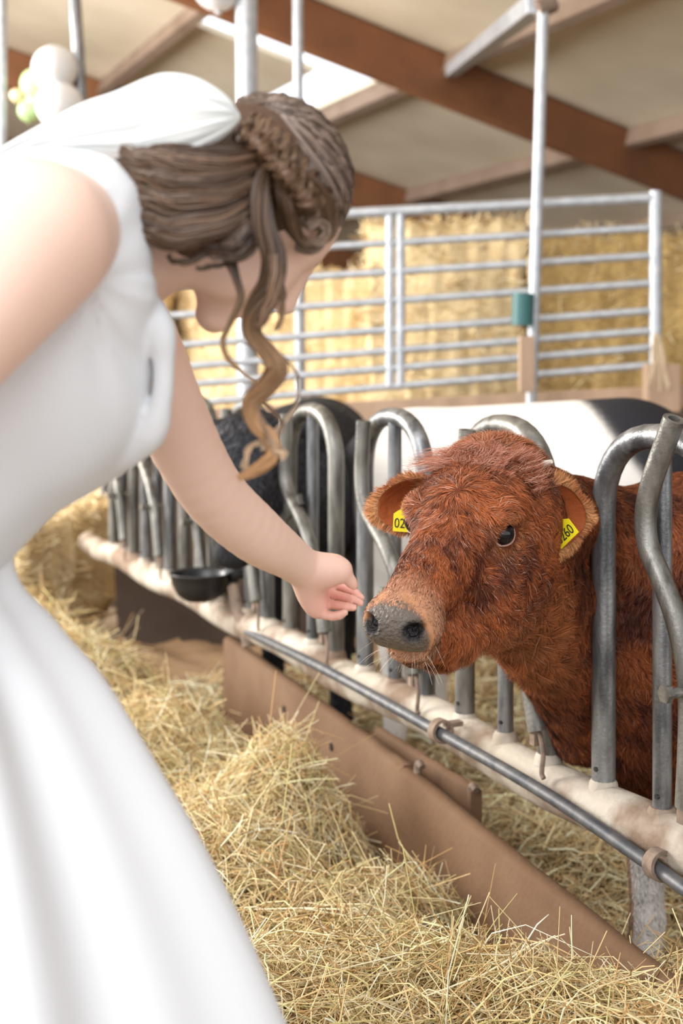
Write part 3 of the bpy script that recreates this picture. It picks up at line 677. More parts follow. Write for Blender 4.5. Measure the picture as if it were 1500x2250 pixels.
        tg.add(vv2, [tuple(range(8))[::-1], tuple(range(8, 16))]+[(i, (i+1) % 8, 8+(i+1) % 8, 8+i) for i in range(8)])
        tgo = tg.build('ear_tag', M['tag'], root, False); meta(tgo, 'yellow ear tag with black digits')
        tx_ = bpy.data.curves.new('t', 'FONT'); tx_.body = '0260'; tx_.size = .024; tx_.align_x = 'CENTER'; tx_.align_y = 'CENTER'; tx_.extrude = .0003
        to = bpy.data.objects.new('t', tx_); C.objects.link(to); bpy.context.view_layer.update()
        me = bpy.data.meshes.new_from_object(to.evaluated_get(bpy.context.evaluated_depsgraph_get())); bpy.data.objects.remove(to)
        Mx = Matrix(((tx[0], ty[0], tn[0], 0), (tx[1], ty[1], tn[1], 0), (tx[2], ty[2], tn[2], 0), (0, 0, 0, 1))); Mx.translation = Vector(tc+tn*.0014-ty*.004)
        me.transform(Matrix.Scale(.80, 4, (1, 0, 0))); me.transform(Mx); me.materials.clear(); me.materials.append(M['ink']); me.name = 'tag_number'
        t_o = bpy.data.objects.new('tag_number', me); C.objects.link(t_o); t_o.parent = tgo; t_o.matrix_parent_inverse = tgo.matrix_world.inverted()
    # coat
    W0 = HO+Rm@np.array([0, .055, .085])
    def coat(c):
        Lc = (c-HO)@Rm; hd = np.linalg.norm(c-HO, axis=1) < .42
        d = np.where((c[:, 1] < 2.60), 330000., 60000.)
        d = np.where(hd&(Lc[:, 1] > -.12), 520000., d)
        d = np.where((Lc[:, 1] > .10)&hd, 750000., d)
        d = np.where(((c-P0)@NN > .55), 15000., d); d = np.where(c[:, 2] < .42, 120000., d)
        pd = (Lc[:, 1] > .287)&(Lc[:, 2] > -.084)
        d = np.where(pd, 0, d)
        for q in (-1, 1): d = np.where(np.linalg.norm((Lc-[q*.090, .062, .0165])/[1, 1.3, .9], axis=1) < .0215, 0, d)
        return d
    p, n_ = sample(v, F_, N_, coat); Lp = (p-HO)@Rm; rr = np.random.default_rng(3)
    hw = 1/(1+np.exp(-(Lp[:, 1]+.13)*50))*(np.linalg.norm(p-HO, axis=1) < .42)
    flow_h = nrm(p-W0)+(Rm@np.array([0, -.1, -.7]))[None]*np.clip(np.abs(Lp[:, 0:1])/.08, 0, 1)+(Rm@np.array([0, -1., 0]))[None]*np.clip(np.abs(Lp[:, 0:1])/.08-.3, 0, 1)*1.1
    flow_b = np.tile(NN*.55+np.array([0, 0, -1.]), (len(p), 1))
    flow = flow_h*hw[:, None]+flow_b*(1-hw)[:, None]
    poll = np.exp(-((Lp-[0, -.085, .10])/[.09, .07, .06])**2@np.ones(3))
    ln = .024+.010*(1-hw)+.030*poll
    ln = np.where(hw > .5, np.interp(Lp[:, 1], [-.15, .0, .12, .22, .27, .31], [.040, .032, .022, .013, .007, .004]), ln)+.022*poll
    chin = np.clip(-(Lp[:, 2]+.11)/.05, 0, 1)*hw; ln = ln+.016*chin*(Lp[:, 1] < .2)
    eyed = np.minimum(*[np.linalg.norm((Lp-[q*.090, .062, .0165]), axis=1) for q in (-1, 1)]); ln = ln*np.clip(eyed/.05, .25, 1)
    ln = np.where((p-P0)@NN > .10, .022, ln); ln = ln*np.where((np.abs((p-P0)@NN) < .07), .55, 1); ln = np.where(p[:, 2] < .42, .012, ln)
    tone = .5+.40*wob(p, 20, 21)+.38*wob(p*np.array([1,1,.5]), 85, 22)+rr.normal(0, .2, len(p))
    col = mixc([.085, .017, .007], [.44, .115, .032], tone)
    top = np.clip(n_[:, 2], 0, 1); 
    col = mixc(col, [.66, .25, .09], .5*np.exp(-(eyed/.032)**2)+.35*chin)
    col = mixc(col, [.60, .27, .15], .55*poll*rr.random(len(p)))
    col = mixc(col, [.62, .33, .20], np.where(hw > .5, np.clip((Lp[:, 1]-.215)/.05, 0, 1)*.8, 0))
    col = mixc(col, [.66, .42, .32], (rr.random(len(p)) < .05)*.5*hw); col = col*(.72+.28*hw)[:, None]  # neck and body fur darkened; shade behind the cheek put into the colour
    leg = np.clip((.50-p[:, 2])/.05, 0, 1)*(p[:, 1] > 2.2); sd_ = (p-P0)@D
    col = mixc(col, [.86, .83, .80], leg*(sd_ < .188)); col = mixc(col, [.42, .26, .16], leg*(sd_ >= .188)*.9)
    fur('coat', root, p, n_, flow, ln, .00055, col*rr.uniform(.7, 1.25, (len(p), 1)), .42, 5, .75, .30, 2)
    # curly forelock
    n = 8500; a = np.clip(rr.normal(-.05, .5, n), -1.25, 1.25); b_ = rr.uniform(-1, 1, n)
    pr = HO+(Rm@np.array([a*.066, -.075+b_*.045, .085-.02*a*a-.015*b_*b_])).T
    P = []; t = np.linspace(0, 1, 8); ph = wob(pr, 40, 4)*3; ang = rr.uniform(0, 6.28, n)*.3+ph
    up = (Rm@np.array([a*.45, .10+.25*np.sin(ph), np.full(n, .75)])).T; fwd = (Rm@np.array([a*.6+.5*np.sin(ph), np.full(n, .9), np.full(n, -.25)])).T
    ln_ = rr.uniform(.030, .060, n)
    for tt in t: P.append(pr+ln_[:, None]*(up*tt*.9+fwd*tt*tt*.6)+.0075*tt*np.stack([np.cos(ang+tt*7), np.sin(ang+tt*7), np.cos(ang*1.3+tt*6)], 1))
    P = np.stack(P, 1); sdv = nrm(np.cross(P[:, -1]-P[:, 0], rr.normal(size=(n, 3)))); W = .00055*np.linspace(1, .2, 8)[None]*np.ones((n, 1))
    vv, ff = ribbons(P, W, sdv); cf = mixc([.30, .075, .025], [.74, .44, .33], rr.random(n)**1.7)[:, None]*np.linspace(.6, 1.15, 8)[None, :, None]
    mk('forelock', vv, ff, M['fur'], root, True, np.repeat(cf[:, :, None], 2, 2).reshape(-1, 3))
    # whiskers
    n = 46; a = rr.uniform(-1, 1, n); pr = HO+(Rm@np.array([a*.045, .27+rr.uniform(-.02, .02, n), rr.uniform(-.115, -.07, n)])).T
    dd = nrm((Rm@np.array([a*.8, np.full(n, .5), rr.uniform(-.5, .2, n)])).T); ln_ = rr.uniform(.02, .05, n); t = np.linspace(0, 1, 5)
    P = pr[:, None]+dd[:, None]*t[None, :, None]*ln_[:, None, None]+np.array([0, 0, -.012])*(t**2)[None, :, None]
    vv, ff = ribbons(P, .00028*np.linspace(1, .3, 5)[None]*np.ones((n, 1)), nrm(np.cross(dd, rr.normal(size=(n, 3))))); mk('whiskers', vv, ff, M['fur'], root, True, np.tile([.8, .66, .5], (len(vv), 1)))
    return root
calf()

# --- cattle further back
BA = np.stack([D, NN, UP], 1)
def cow_mesh(name, label, sd, lo, hi, h_, colf, hair=None):
    root = empty(name, (np.asarray(lo)+np.asarray(hi))/2*np.array([1, 1, 0])+np.array([0, 0, .15]), label, 'cow')
    v, F_ = nets(sd, lo, hi, h_); N_ = vnorm(v, F_); c = v.mean(0)
    if np.mean(np.sum((v-c)*N_, 1)) < 0: F_ = F_[:, ::-1]; N_ = -N_
    mk('body', v, F_, M['cow'], root, True, colf(v)); return root, v, F_, N_
def quad(s, a, b, r1, r2, zf=.16, k=.1, legs=True):
    """trunk from shoulder a to rump b, plus four jointed legs"""
    a, b = np.asarray(a, float), np.asarray(b, float); ax = nrm((b-a)*[1, 1, 0]); sd_ = np.cross(UP, ax)
    s.cone(a, b, r1, r2, k); s.cone(a-UP*r1*.35, (a+b)/2-UP*r1*.42, r1*.85, r1*.9, k); s.cone((a+b)/2-UP*r1*.42, b-UP*r2*.2, r1*.9, r2*.85, k)
    if legs:
        for q in (-1, 1):
            t = a+sd_*q*r1*.5-UP*r1*.7; kn = t*[1, 1, 0]+UP*(zf+.36)-ax*.01; an = kn*[1, 1, 0]+UP*(zf+.12); ft = an*[1, 1, 0]+UP*zf-ax*.02
            s.cone(t, kn, r1*.36, .05, .06); s.cone(kn, an, .048, .034, .02); s.cone(an, ft, .036, .048, .02)
            t = b+sd_*q*r2*.5-UP*r2*.5-ax*.02; kn = t-UP*r2*.55-ax*.10; hk = kn*[1, 1, 0]+ax*.18+UP*(zf+.42); ft = hk*[1, 1, 0]-ax*.03+UP*zf
            s.cone(t, kn, r2*.55, r2*.36, .08); s.cone(kn, hk, r2*.34, .052, .04); s.cone(hk, ft+UP*.10, .046, .036, .02); s.cone(ft+UP*.10, ft, .036, .048, .02)
def cowhead(s, o, Rm, sc=1.0):
    h = lambda x, y, z: o+Rm@(np.array([x, y, z])*sc)
    s.ell(h(0, -.05, -.01), np.array([.105, .12, .095])*sc, Rm, .03); s.ell(h(0, .03, .03), np.array([.085, .09, .055])*sc, Rm, .03)
    for q in (-1, 1): s.ell(h(q*.045, .02, -.08), np.array([.045, .11, .09])*sc, Rm, .03); s.cone(h(q*.09, -.08, .03), h(q*.21, -.10, -.005), .03*sc, .035*sc, .02)
    s.cone(h(0, .04, .0), h(0, .28, -.03), .075*sc, .05*sc, .03); s.cone(h(0, .0, -.12), h(0, .27, -.10), .06*sc, .035*sc, .03); s.ell(h(0, .31, -.055), np.array([.06, .045, .045])*sc, Rm, .02)
    return h
# white-bodied cow with black rump, side-on behind the hoops
s = SD(); wa, wb = np.array([.25, 4.10, .985]), at(1370, 1060, 3.75)
quad(s, wa, wb, .285, .25)
s.cone(wa+UP*.05, wa+np.array([.06, .30, -.02]), .20, .14, .08)
hr = frame(np.array([.15, .8, -.5]), UP); cowhead(s, wa+np.array([.08, .45, -.02]), hr, 1.0)
def cf(v):
    e = (v[:, 0]-(.72+.03*np.sin(v[:, 2]*9)+.55*np.clip(1.33-v[:, 2], 0, .3)))
    c = mixc([.72, .68, .63], [.018, .018, .022], 1/(1+np.exp(-e*160)))
    return mixc(c, [.02, .02, .025], (v[:, 2] < 1.285+.01*np.sin(v[:, 0]*30))/(1+np.exp((v[:, 0]-.065+.02*np.sin(v[:, 2]*14))*150)))
cow_mesh('cow', 'white cow with a black rump standing side-on behind the hoops', s, (-1.05, 3.2, .12), (1.35, 5.25, 1.50), .016, cf)
# black cow looking through the far hoops
s = SD(); o = fp(1.60, -.10, 1.14); hr = frame(nrm(np.array([-.10, -.70, -.72])), UP)
hh = cowhead(s, o, hr, 1.0)
s.cone(o, fp(1.64, .12, 1.06), .10, .11, .06); s.cone(fp(1.64, .1, 1.06), np.array([-.12, 4.45, 1.04]), .11, .20, .06); s.cone(o-UP*.1, fp(1.70, .18, .92), .09, .12, .08)
quad(s, (-.12, 4.47, 1.04), (-.10, 5.45, 1.04), .235, .24, .16)
cb = lambda v: np.tile([.016, .016, .019], (len(v), 1))
r_, v, F_, N_ = cow_mesh('cow', 'black cow pushing its head through the far hoops beside the drinking bowl', s, (-1.1, 3.2, .12), (.6, 5.85, 1.42), .012, cb)
p, n_ = sample(v, F_, N_, lambda c: np.where(np.linalg.norm(c-o, axis=1) < .25, 90000, 3000)); L_ = (p-o)@hr
poll = np.exp(-(((L_-[0, -.06, .09])/[.10, .09, .08])**2).sum(1))
fur('coat', r_, p, n_, nrm(hr@np.array([0, .5, -.2]))[None]+np.zeros((len(p), 1))+.5*nrm(p-o), .018+.05*poll, .0012, np.tile([.03, .03, .036], (len(p), 1))*RNG.uniform(.6, 2.6, (len(p), 1)), .4, 5, .8, .3, 9)
for q in (-1, 1):
    m = MB(); c = hh(q*.088, .05, .03); m.tube([c-hr[:, 0]*.012*q, c+hr[:, 0]*.010*q], [.016, .010], 12); m.build('eye', M['eye'], r_)
m = MB(); c = at(624, 990, float(o[1])-.02); m.box(c, (.04, .003, .045), [nrm(np.array([1, -.3, .1])), nrm(np.array([.3, 1, 0])), UP]); meta(m.build('ear_tag', M['tag'], r_, False, .001), 'yellow ear tag')
#@@PART4
# ------------------------------------------------------------------ the woman
def woman():
    root = empty('person', (-.42, 1.30, .02), 'woman in a white sleeveless dress bending forward, hand held out to the calf', 'person')
    A = lambda px, py, Y, r: np.array([*at(px, py, Y), r])
    # --- head frame
    Fh = nrm(np.array([.52, .36, -.78])); Uh = np.array([.80, .02, .55]); Rh = frame(Fh, Uh); HO = at(543, 482, 1.40)
    h = lambda x, y, z: HO+Rh@np.array([x, y, z])
    s = SD()
    s.ell(h(0, -.015, .045), (.072, .088, .078), Rh, .02); s.ell(h(0, .035, .0), (.058, .052, .075), Rh, .03)
    s.cone(h(0, .040, -.045), h(0, .068, -.088), .046, .022, .025)
    for q in (-1, 1):
        s.ell(h(q*.035, .062, -.015), (.022, .018, .022), Rh, .02); s.ell(h(q*.030, .090, .018), (.014, .012, .009), Rh, .012, True)
        s.ell(h(q*.073, -.012, -.008), (.008, .018, .028), Rh, .008); s.ell(h(q*.050, .012, -.060), (.020, .034, .022), Rh, .03)
    s.cone(h(0, .084, .022), h(0, .105, -.018), .008, .012, .012); s.ell(h(0, .088, -.050), (.022, .012, .007), Rh, .008); s.ell(h(0, .086, -.060), (.019, .012, .007), Rh, .006)
    s.ell(h(0, .110, -.0548), (.026, .020, .0012), Rh, .003, True)
    # neck
    nb = at(270, 530, 1.34); s.cone(h(0, -.025, -.035), nb, .056, .062, .035)
    # trunk
    s.cone(at(135, 565, 1.34), at(30, 760, 1.32), .094, .112, .06); s.cone(at(30, 760, 1.32), at(-90, 950, 1.31), .112, .102, .06)
    s.cone(at(-90, 950, 1.31), at(-330, 1200, 1.29), .102, .11, .08)
    s.ell(at(165, 860, 1.31), (.075, .07, .075), None, .05); s.ell(at(175, 850, 1.46), (.07, .06, .075), None, .05)
    # near arm: shoulder ball, arm going down and back out of view
    s.cone(at(150, 500, 1.26), at(66, 524, 1.165), .060, .074, .04)
    s.chain([A(66, 524, 1.165, .074), A(-30, 650, 1.14, .064), A(-190, 850, 1.10, .050), A(-330, 1010, 1.10, .042), A(-420, 1270, 1.20, .036), A(-420, 1420, 1.28, .026)], .003, 5)
    # far arm reaching out
    s.chain([A(200, 640, 1.47, .07), A(300, 760, 1.53, .052), A(372, 910, 1.56, .0450), A(462, 1075, 1.61, .0405), A(560, 1172, 1.67, .0375), A(640, 1228, 1.73, .0285), A(678, 1258, 1.765, .0255)], .003, 5)
    # hand (left, palm turned to us, thumb on top)
    Z = lambda zx, zy, Y, r: A(600+zx/6, 1180+zy/6, Y, r)
    s.chain([Z(450, 460, 1.762, .0205), Z(480, 620, 1.772, .0195), Z(505, 760, 1.780, .0165), Z(555, 880, 1.785, .0135), Z(600, 965, 1.787, .0105)], .010, 2)
    s.chain([Z(520, 600, 1.785, .016), Z(640, 720, 1.812, .010), Z(640, 860, 1.806, .009)], .008)
    s.chain([Z(640, 640, 1.808, .012), Z(760, 640, 1.820, .009)], .008)
    s.chain([Z(520, 455, 1.765, .0195), Z(700, 440, 1.757, .0180), Z(830, 430, 1.755, .0150), Z(905, 445, 1.754, .0125)], .018)
    s.chain([Z(895, 450, 1.754, .0125), Z(970, 520, 1.756, .0096), Z(1030, 595, 1.760, .0082), Z(1062, 640, 1.762, .0064)], .002)
    s.chain([Z(760, 620, 1.822, .0085), Z(880, 640, 1.822, .0072), Z(980, 690, 1.812, .0066), Z(1080, 735, 1.800, .0063), Z(1160, 800, 1.792, .0050)], .0012)
    s.chain([Z(700, 720, 1.815, .0085), Z(820, 765, 1.806, .0068), Z(960, 800, 1.792, .0066), Z(1060, 830, 1.783, .0066), Z(1150, 868, 1.776, .0052)], .0012)
    s.chain([Z(660, 840, 1.802, .0085), Z(760, 890, 1.792, .0068), Z(880, 905, 1.780, .0064), Z(980, 918, 1.771, .0064), Z(1065, 930, 1.766, .0050)], .0012)
    s.chain([Z(590, 965, 1.787, .0095), Z(690, 1025, 1.780, .0070), Z(790, 1045, 1.770, .0064), Z(880, 1030, 1.762, .0062), Z(950, 992, 1.757, .0048)], .0012)
    v, F_ = nets(s, (-1.0, .95, .62), (.10, 1.90, 1.75), .0030); N_ = vnorm(v, F_)
    if np.mean(np.sum((v-HO)*N_, 1)[np.linalg.norm(v-HO, axis=1) < .1]) < 0: F_ = F_[:, ::-1]
    hw = np.exp(-(np.linalg.norm(v-at(750, 1320, 1.79), axis=1)/.060)**2)
    bo = mk('body', v, F_, M['skin'], root, True, mixc(np.tile([.78, .545, .445], (len(v), 1)), [.80, .38, .31], hw*.8))
    # --- bodice
    g = SD()
    g.cone(at(128, 560, 1.34), at(40, 760, 1.32), .100, .126, .06); g.cone(at(40, 760, 1.32), at(-90, 950, 1.31), .126, .116, .06); g.cone(at(-90, 950, 1.31), at(-260, 1150, 1.30), .116, .135, .05)
    g.ell(at(165, 860, 1.31), (.086, .085, .086), None, .05); g.ell(at(178, 850, 1.46), (.08, .07, .085), None, .05)
    g.cone(at(60, 455, 1.24), at(180, 475, 1.26), .056, .05, .05); g.cone(at(180, 475, 1.26), at(250, 640, 1.26), .050, .036, .05)
    g.ell(at(250, 960, 1.36), (.045, .06, .03), None, .03)
    g.chain([A(330, 665, 1.28, .008), A(352, 730, 1.27, .014), A(360, 800, 1.27, .010), A(352, 880, 1.27, .012), A(335, 950, 1.28, .016), A(280, 1000, 1.30, .014)], .006, 5)
    # armhole
    g.cone(at(70, 520, 1.13), at(-60, 690, 1.09), .0775, .085, .010, True); g.cone(at(70, 520, 1.13), at(70, 520, 1.0), .0775, .09, .01, True)
    g.cone(at(350, 440, 1.40), at(420, 560, 1.42), .055, .085, .012, True)
    class Wr:
        def __call__(s_, P):
            u = P@nrm([.35, .2, .9]); a_ = P@nrm([.9, 0, -.4]); d0 = g(P)
            e = np.exp(-(np.linalg.norm(P-at(170, 700, 1.2), axis=1)/.13)**2)
            fan = np.arctan2(P[:, 2]-at(190, 620, 1.2)[2], P[:, 0]-at(190, 620, 1.2)[0])
            return d0-.0020*e*np.sin(fan*13+1.5*np.sin(fan*5))-.003*np.sin(a_*38+2.5*np.sin(u*9))*np.clip((1.45-P[:, 2])*6, 0, 1)-.002*wob(P, 14, 3)
    v, F_ = nets(Wr(), (-1.0, 1.0, 1.0), (.0, 1.75, 1.70), .0045); N_ = vnorm(v, F_); c = at(60, 800, 1.32)
    if np.mean(np.sum((v-c)*N_, 1)) < 0: F_ = F_[:, ::-1]
    dr = mk('dress_bodice', v, F_, M['dress'], root); dr.modifiers.new('smooth', 'SMOOTH').iterations = 4
    # neckline tie at the front
    m = MB(); 
    t_ = spline([A(335, 690, 1.27, .004), A(352, 760, 1.27, .010), A(350, 850, 1.28, .006), A(338, 880, 1.29, .003)], 6)
    # --- skirt
    vv = []; ff = []; n1 = 140; rows = []
    prof = [(1150, 0, .13), (1194, 14, .15), (1253, 10, .17), (1302, 20, .19), (1351, 62, .21), (1400, 98, .23), (1500, 180, .29), (1700, 300, .37), (1850, 385, .42), (2050, 485, .48), (2250, 572, .54), (2600, 720, .62), (3100, 890, .72), (3950, 1090, .82)]
    sp = spline(prof, 6)
    for (py, px, rr_) in sp:
        Yc = 1.30; p = at(px, py, Yc); rows.append((p[0]-rr_, Yc, p[2], rr_))
    for k_, (cx, cy, z, r_) in enumerate(rows):
        t = k_/(len(rows)-1); amp = .018*t**.7+.004
        for j in range(n1):
            a = 2*math.pi*j/n1
            f_ = amp*(math.sin(a*9+1.3+2*t)+.5*math.sin(a*17+t*4)+.6*math.sin(a*4+2))*min(1, t*4)
            vv.append((cx+(r_+f_)*math.cos(a), cy+(r_*.62+f_)*math.sin(a), max(z, .01)))
    for i in range(len(rows)-1):
        for j in range(n1): ff.append((i*n1+j, i*n1+(j+1) % n1, (i+1)*n1+(j+1) % n1, (i+1)*n1+j))
    ff.append(tuple(range(n1)))
    mk('dress_skirt', vv, ff, M['dress'], root)
    # --- hair
    hb = SD(); hb.ell(h(0, -.022, .056), (.075, .086, .074), Rh, .02)
    hb.cone(h(.03, -.05, .02), at(400, 440, 1.33), .062, .055, .04); hb.cone(at(400, 440, 1.33), at(285, 400, 1.29), .052, .020, .03)
    hb.cone(at(470, 470, 1.33), at(400, 500, 1.33), .030, .018, .03)
    v, F_ = nets(hb, (-.45, 1.15, 1.40), (.12, 1.60, 1.78), .005); N_ = vnorm(v, F_)
    if np.mean(np.sum((v-h(0, -.02, .05))*N_, 1)) < 0: F_ = F_[:, ::-1]
    mk('hair_underlayer', v, F_, M['hairbase'], root)
    rr = np.random.default_rng(12); VV = []; FF = []; CC = []; off = 0
    def lock(pts, n, dark=.5, wd=.0007, wav=.0, twist=0., fade=1.0, flat=1.0, tip=None):
        nonlocal off
        """pts (px,py,Y,r_px) guide"""
        G = spline(np.array([[*at(a, b, c), d/FOC*c] for a, b, c, d in pts]), 7); K = len(G); P0_ = G[:, :3]; T = nrm(np.gradient(P0_, axis=0))
        a = np.cross(T, [0, -1., 0]); a = nrm(a); b = np.cross(T, a)
        th = rr.uniform(0, 6.28, n); rd = np.sqrt(rr.random(n)); t = np.linspace(0, 1, K)
        ang = th[:, None]+twist*t[None]; ph = rr.uniform(0, .8, n)[:, None]
        R_ = rd[:, None]*G[None, :, 3]*(1+.25*rr.normal(size=(n, 1))*t[None])
        P = P0_[None]+(np.cos(ang)*R_)[..., None]*a[None]+(np.sin(ang)*R_*flat)[..., None]*b[None]
        P = P+wav*(np.sin(t[None]*18+ph*4)*t[None])[..., None]*a[None]
        j = rr.integers(0, 2, n)
        W = wd*rr.uniform(.7, 1.3, (n, 1))*np.minimum(1, (1-t)*5+.15)[None]
        sd_ = nrm(np.cross(T[K//2], [0, -1, 0])[None]+rr.normal(0, .5, (n, 3)))
        v, f_ = ribbons(P, W, sd_)
        hl = np.clip(rr.normal(dark, .22, n), 0, 1); c0 = mixc([.020, .009, .005], [.20, .115, .065], hl)
        tp = np.array(tip if tip is not None else [.20, .105, .055]); tt = np.clip(t-.25, 0, 1)[None, :, None]*fade
        c_ = c0[:, None]*(1-tt)+tp*rr.uniform(.7, 1.2, (n, 1, 1))*tt
        VV.append(v); FF.append(f_+off); CC.append(np.repeat(c_[:, :, None], 2, 2).reshape(-1, 3)); off += len(v)
    def cap(n, end, lim, seed):
        """hairs combed over the skull towards the fastening at the back"""
        nonlocal off
        r = np.random.default_rng(seed); end = nrm(np.array(end)); st_ = nrm(r.normal(size=(n*3, 3))); st_ = st_[((st_[:, 1] > -.1)|(lim > 0))&(st_[:, 2] > -.30)&(st_@end < .985)&(st_@nrm(np.array([.45, -.75, .35])) > lim)][:n]; n = len(st_)
        K = 12; t = np.linspace(0, 1, K)[None, :, None]; P = st_[:, None]*(1-t)+end[None, None]*t*1.0+.12*np.sin(t*3.14)*np.cross(st_, end)[:, None]; P = nrm(P)
        rad = np.array([.075, .086, .074]); bmp = 1+.03*wob(st_, 6, 3)[:, None, None]*np.sin(t*3.1)+r.uniform(.01, .05, (n, 1, 1))+.012*np.sin(t*20+wob(st_, 4, 8)[:, None, None]*4)
        Lc = P*rad*bmp+np.array([0, -.022, .056]); Wp = HO+Lc@Rh.T
        nn = nrm(P@Rh.T); sd_ = nrm(np.cross(nn[:, K//2], Wp[:, -1]-Wp[:, 0])); v, f_ = ribbons(Wp, .0007*np.ones((n, K))*np.array([.4]+[1]*(K-1)), sd_)
        hl = np.clip(.42+.35*wob(st_, 9, 6)+r.normal(0, .2, n), 0, 1); c_ = mixc([.035, .020, .014], [.34, .25, .20], hl)[:, None]*np.ones((1, K, 1))
        VV.append(v); FF.append(f_+off); CC.append(np.repeat(c_[:, :, None], 2, 2).reshape(-1, 3)); off += len(v)
    cap(13000, [.45, -.75, .35], -2, 4); cap(3500, [.15, -1, -.05], .55, 5)
    # dark mass sweeping from the braid to the shoulder
    for (a, k_) in (((575, 330, 1.29, 20), 0), ((590, 360, 1.285, 20), 1), ((600, 395, 1.285, 20), 2), ((600, 430, 1.29, 18), 3), ((590, 460, 1.30, 14), 4)):
        e = [(250, 366), (280, 405), (318, 450), (365, 492), (440, 520)][k_]; m_ = ((a[0]+e[0])/2, (a[1]+e[1])/2+[8, 14, 24, 38, 36][k_])
        lock([a, ((a[0]*3+e[0])/4, a[1]*.7+m_[1]*.3+4, 1.268, 30), (m_[0], m_[1], 1.262, 42), ((m_[0]+e[0])/2, (m_[1]+e[1])/2+4, 1.262, 32), (e[0], e[1], 1.262, 7)], 900, .20, .0007, .004, .8, .35, .5, [.11, .055, .03])
    for (y0, y1, yy) in ((340, 365, 372), (365, 410, 400), (400, 450, 440), (430, 500, 480), (455, 530, 515)):
        lock([(560, y0, 1.272, 10), (480, (y0+y1)/2+8, 1.252, 24), (390, y1-8, 1.249, 26), (320, y1-16, 1.249, 18), (262, yy-42, 1.25, 8)], 260, .42, .0007, .003, 1.5, .4, .8, [.20, .125, .075])
    # braid across the head
    bp = np.array([[530, 285, 1.285], [565, 315, 1.272], [600, 350, 1.268], [635, 388, 1.270], [665, 425, 1.278], [690, 462, 1.29]])
    for q in range(3):
        P_ = spline(bp, 6); K = len(P_); t = np.arange(K)
        pts = [(p[0]+13*math.sin(i*.62+q*2.094), p[1]-13*math.sin(i*.62+q*2.094), p[2]-.010*math.cos(i*1.24+q*4.19), 10) for i, p in enumerate(P_)]
        lock(pts, 260, .72, .0007, 0, 2, .3, 1, [.32, .20, .12])
    # small plaits texture on the crown
    for i in range(9):
        x0 = 545+i*19; y0 = 232+i*i*2.6; lock([(x0+28, y0-6+i*3, 1.345, 8), (x0+10, y0+25, 1.318, 10), (x0-2, y0+60, 1.292, 10), (x0-6, y0+82, 1.284, 6)], 150, .7, .0007, .003, 3, .2, .8, [.40, .29, .22])
    # forehead roll and curl at the far right
    lock([(600, 360, 1.29, 12), (650, 385, 1.295, 18), (700, 430, 1.315, 20), (722, 480, 1.34, 16), (712, 525, 1.35, 11), (680, 545, 1.345, 7), (648, 540, 1.34, 4)], 700, .7, .0007, .004, 2, .5, 1, [.62, .46, .34])
    lock([(610, 380, 1.285, 10), (625, 440, 1.285, 18), (640, 490, 1.295, 18), (668, 530, 1.31, 9), (704, 532, 1.32, 6), (716, 505, 1.32, 5), (700, 486, 1.32, 4), (676, 498, 1.315, 3)], 600, .6, .0007, .004, 2, .5, 1, [.66, .50, .38])
    # long face-framing curl
    lock([(578, 372, 1.272, 10), (572, 430, 1.262, 20), (580, 500, 1.255, 24), (600, 560, 1.255, 26), (596, 620, 1.258, 26), (560, 680, 1.26, 22), (553, 730, 1.262, 16), (588, 776, 1.265, 17), (606, 812, 1.266, 22), (585, 850, 1.266, 18), (553, 888, 1.266, 17),
          (562, 930, 1.266, 12), (595, 964, 1.266, 11), (597, 1000, 1.266, 12), (566, 1030, 1.266, 9), (522, 1052, 1.266, 3)], 1500, .30, .0007, .002, 7, 1.25, .8, [.60, .33, .15])
    lock([(600, 560, 1.25, 14), (606, 620, 1.25, 16), (590, 680, 1.25, 10), (566, 720, 1.25, 5)], 300, .55, .0007, .002, 2, .8)
    lock([(470, 520, 1.30, 8), (498, 560, 1.285, 13), (518, 610, 1.28, 9), (529, 655, 1.28, 7), (505, 710, 1.28, 5), (489, 748, 1.28, 4), (503, 790, 1.28, 4), (545, 828, 1.28, 2), (570, 850, 1.28, 1.5)], 260, .35, .0006, .001, 4, 1.1, 1, [.60, .38, .20])
    lock([(540, 500, 1.29, 8), (470, 545, 1.272, 8), (420, 572, 1.268, 7), (385, 576, 1.268, 4), (368, 560, 1.268, 2)], 160, .3, .0006, .002, 2, .3)
    lock([(560, 540, 1.28, 6), (490, 580, 1.272, 5), (430, 590, 1.272, 3)], 60, .3, .0006, .002, 1, .3)
    lock([(590, 500, 1.27, 5), (612, 600, 1.27, 5), (622, 660, 1.272, 4), (608, 730, 1.275, 2)], 50, .5, .0006, .003, 2, 1.0, 1, [.6, .4, .25])
    lock([(575, 880, 1.266, 5), (620, 930, 1.27, 3), (600, 960, 1.27, 3), (548, 985, 1.27, 2), (535, 1030, 1.27, 2)], 60, .8, .0005, .003, 2, 1.0, 1, [.72, .50, .30])
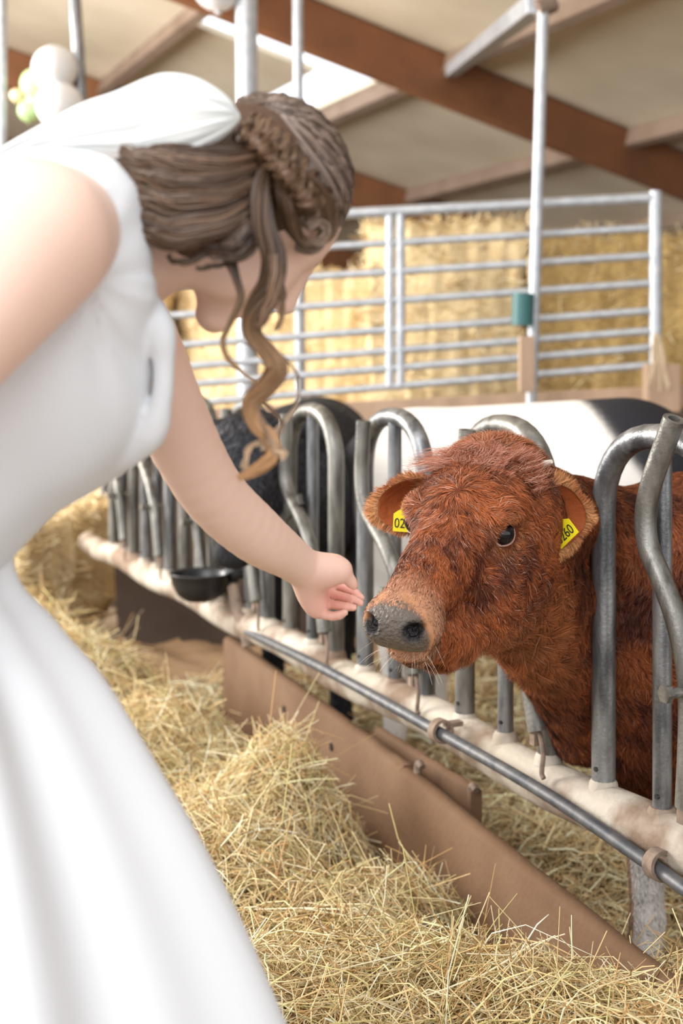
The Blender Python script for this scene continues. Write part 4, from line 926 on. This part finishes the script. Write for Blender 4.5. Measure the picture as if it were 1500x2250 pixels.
    lock([(570, 920, 1.266, 8), (600, 980, 1.262, 8), (628, 1005, 1.26, 5)], 120, .8, .0006, .003, 2, 1.0, 1, [.72, .50, .30])
    lock([(620, 780, 1.27, 2), (655, 830, 1.275, 2), (650, 890, 1.275, 2), (605, 950, 1.27, 2), (575, 990, 1.27, 1)], 30, .8, .0005, .002, 2, 1.0, 1, [.72, .55, .38])
    # fly-away hairs
    for i in range(60):
        t = rr.random(); x = 590+140*math.sin(t*1.6); y = 215+(290*t**1.3); dx, dy = rr.normal(8, 8), rr.normal(-2, 8)
        lock([(x, y, 1.36, 1), (x+dx, y+dy, 1.355, 1), (x+dx*1.3+6, y+dy+14, 1.35, 1)], 2, .6, .00035)
    mk('hair', np.concatenate(VV), np.concatenate(FF), M['hair'], root, True, np.concatenate(CC))
    # --- big white bow tail fastened at the back of the head
    top = spline([(526, 250), (505, 218), (470, 190), (425, 168), (370, 160), (325, 170), (250, 202), (180, 226), (100, 268), (0, 325), (-80, 380), (-160, 440)], 6)
    bot = spline([(528, 262), (510, 285), (480, 310), (440, 335), (400, 352), (362, 361), (325, 362), (270, 356), (200, 344), (110, 345), (30, 400), (-60, 480)], 6)
    K = len(top); vv = []; ff = []; n2 = 72
    for i in range(K):
        t = i/(K-1); a, b = top[i], bot[i]; Yc = 1.27-.05*math.sin(min(1, t*1.6)*math.pi)*.6+.10*t; hgt = np.linalg.norm(a-b)/FOC*Yc/2
        th = min(hgt*.55, .045)
        for j in range(n2):
            an = 2*math.pi*j/n2; u = math.cos(an); w_ = math.sin(an); p = (a+b)/2+(a-b)/2*u
            fold = (.0013*math.sin(u*13+2.2*math.sin(t*4))+.0015*math.sin(u*29+5*t))*min(1, t*6)*abs(w_)
            pp = at(p[0], p[1], Yc); pp[1] -= (th*w_+fold*(1 if w_ > 0 else -1)); vv.append(pp)
    for i in range(K-1):
        for j in range(n2): ff.append((i*n2+j, i*n2+(j+1) % n2, (i+1)*n2+(j+1) % n2, (i+1)*n2+j))
    ff += [tuple(range(n2)), tuple((K-1)*n2+j for j in range(n2))]
    mk('hair_bow', vv, ff, M['bow'], root)
woman()
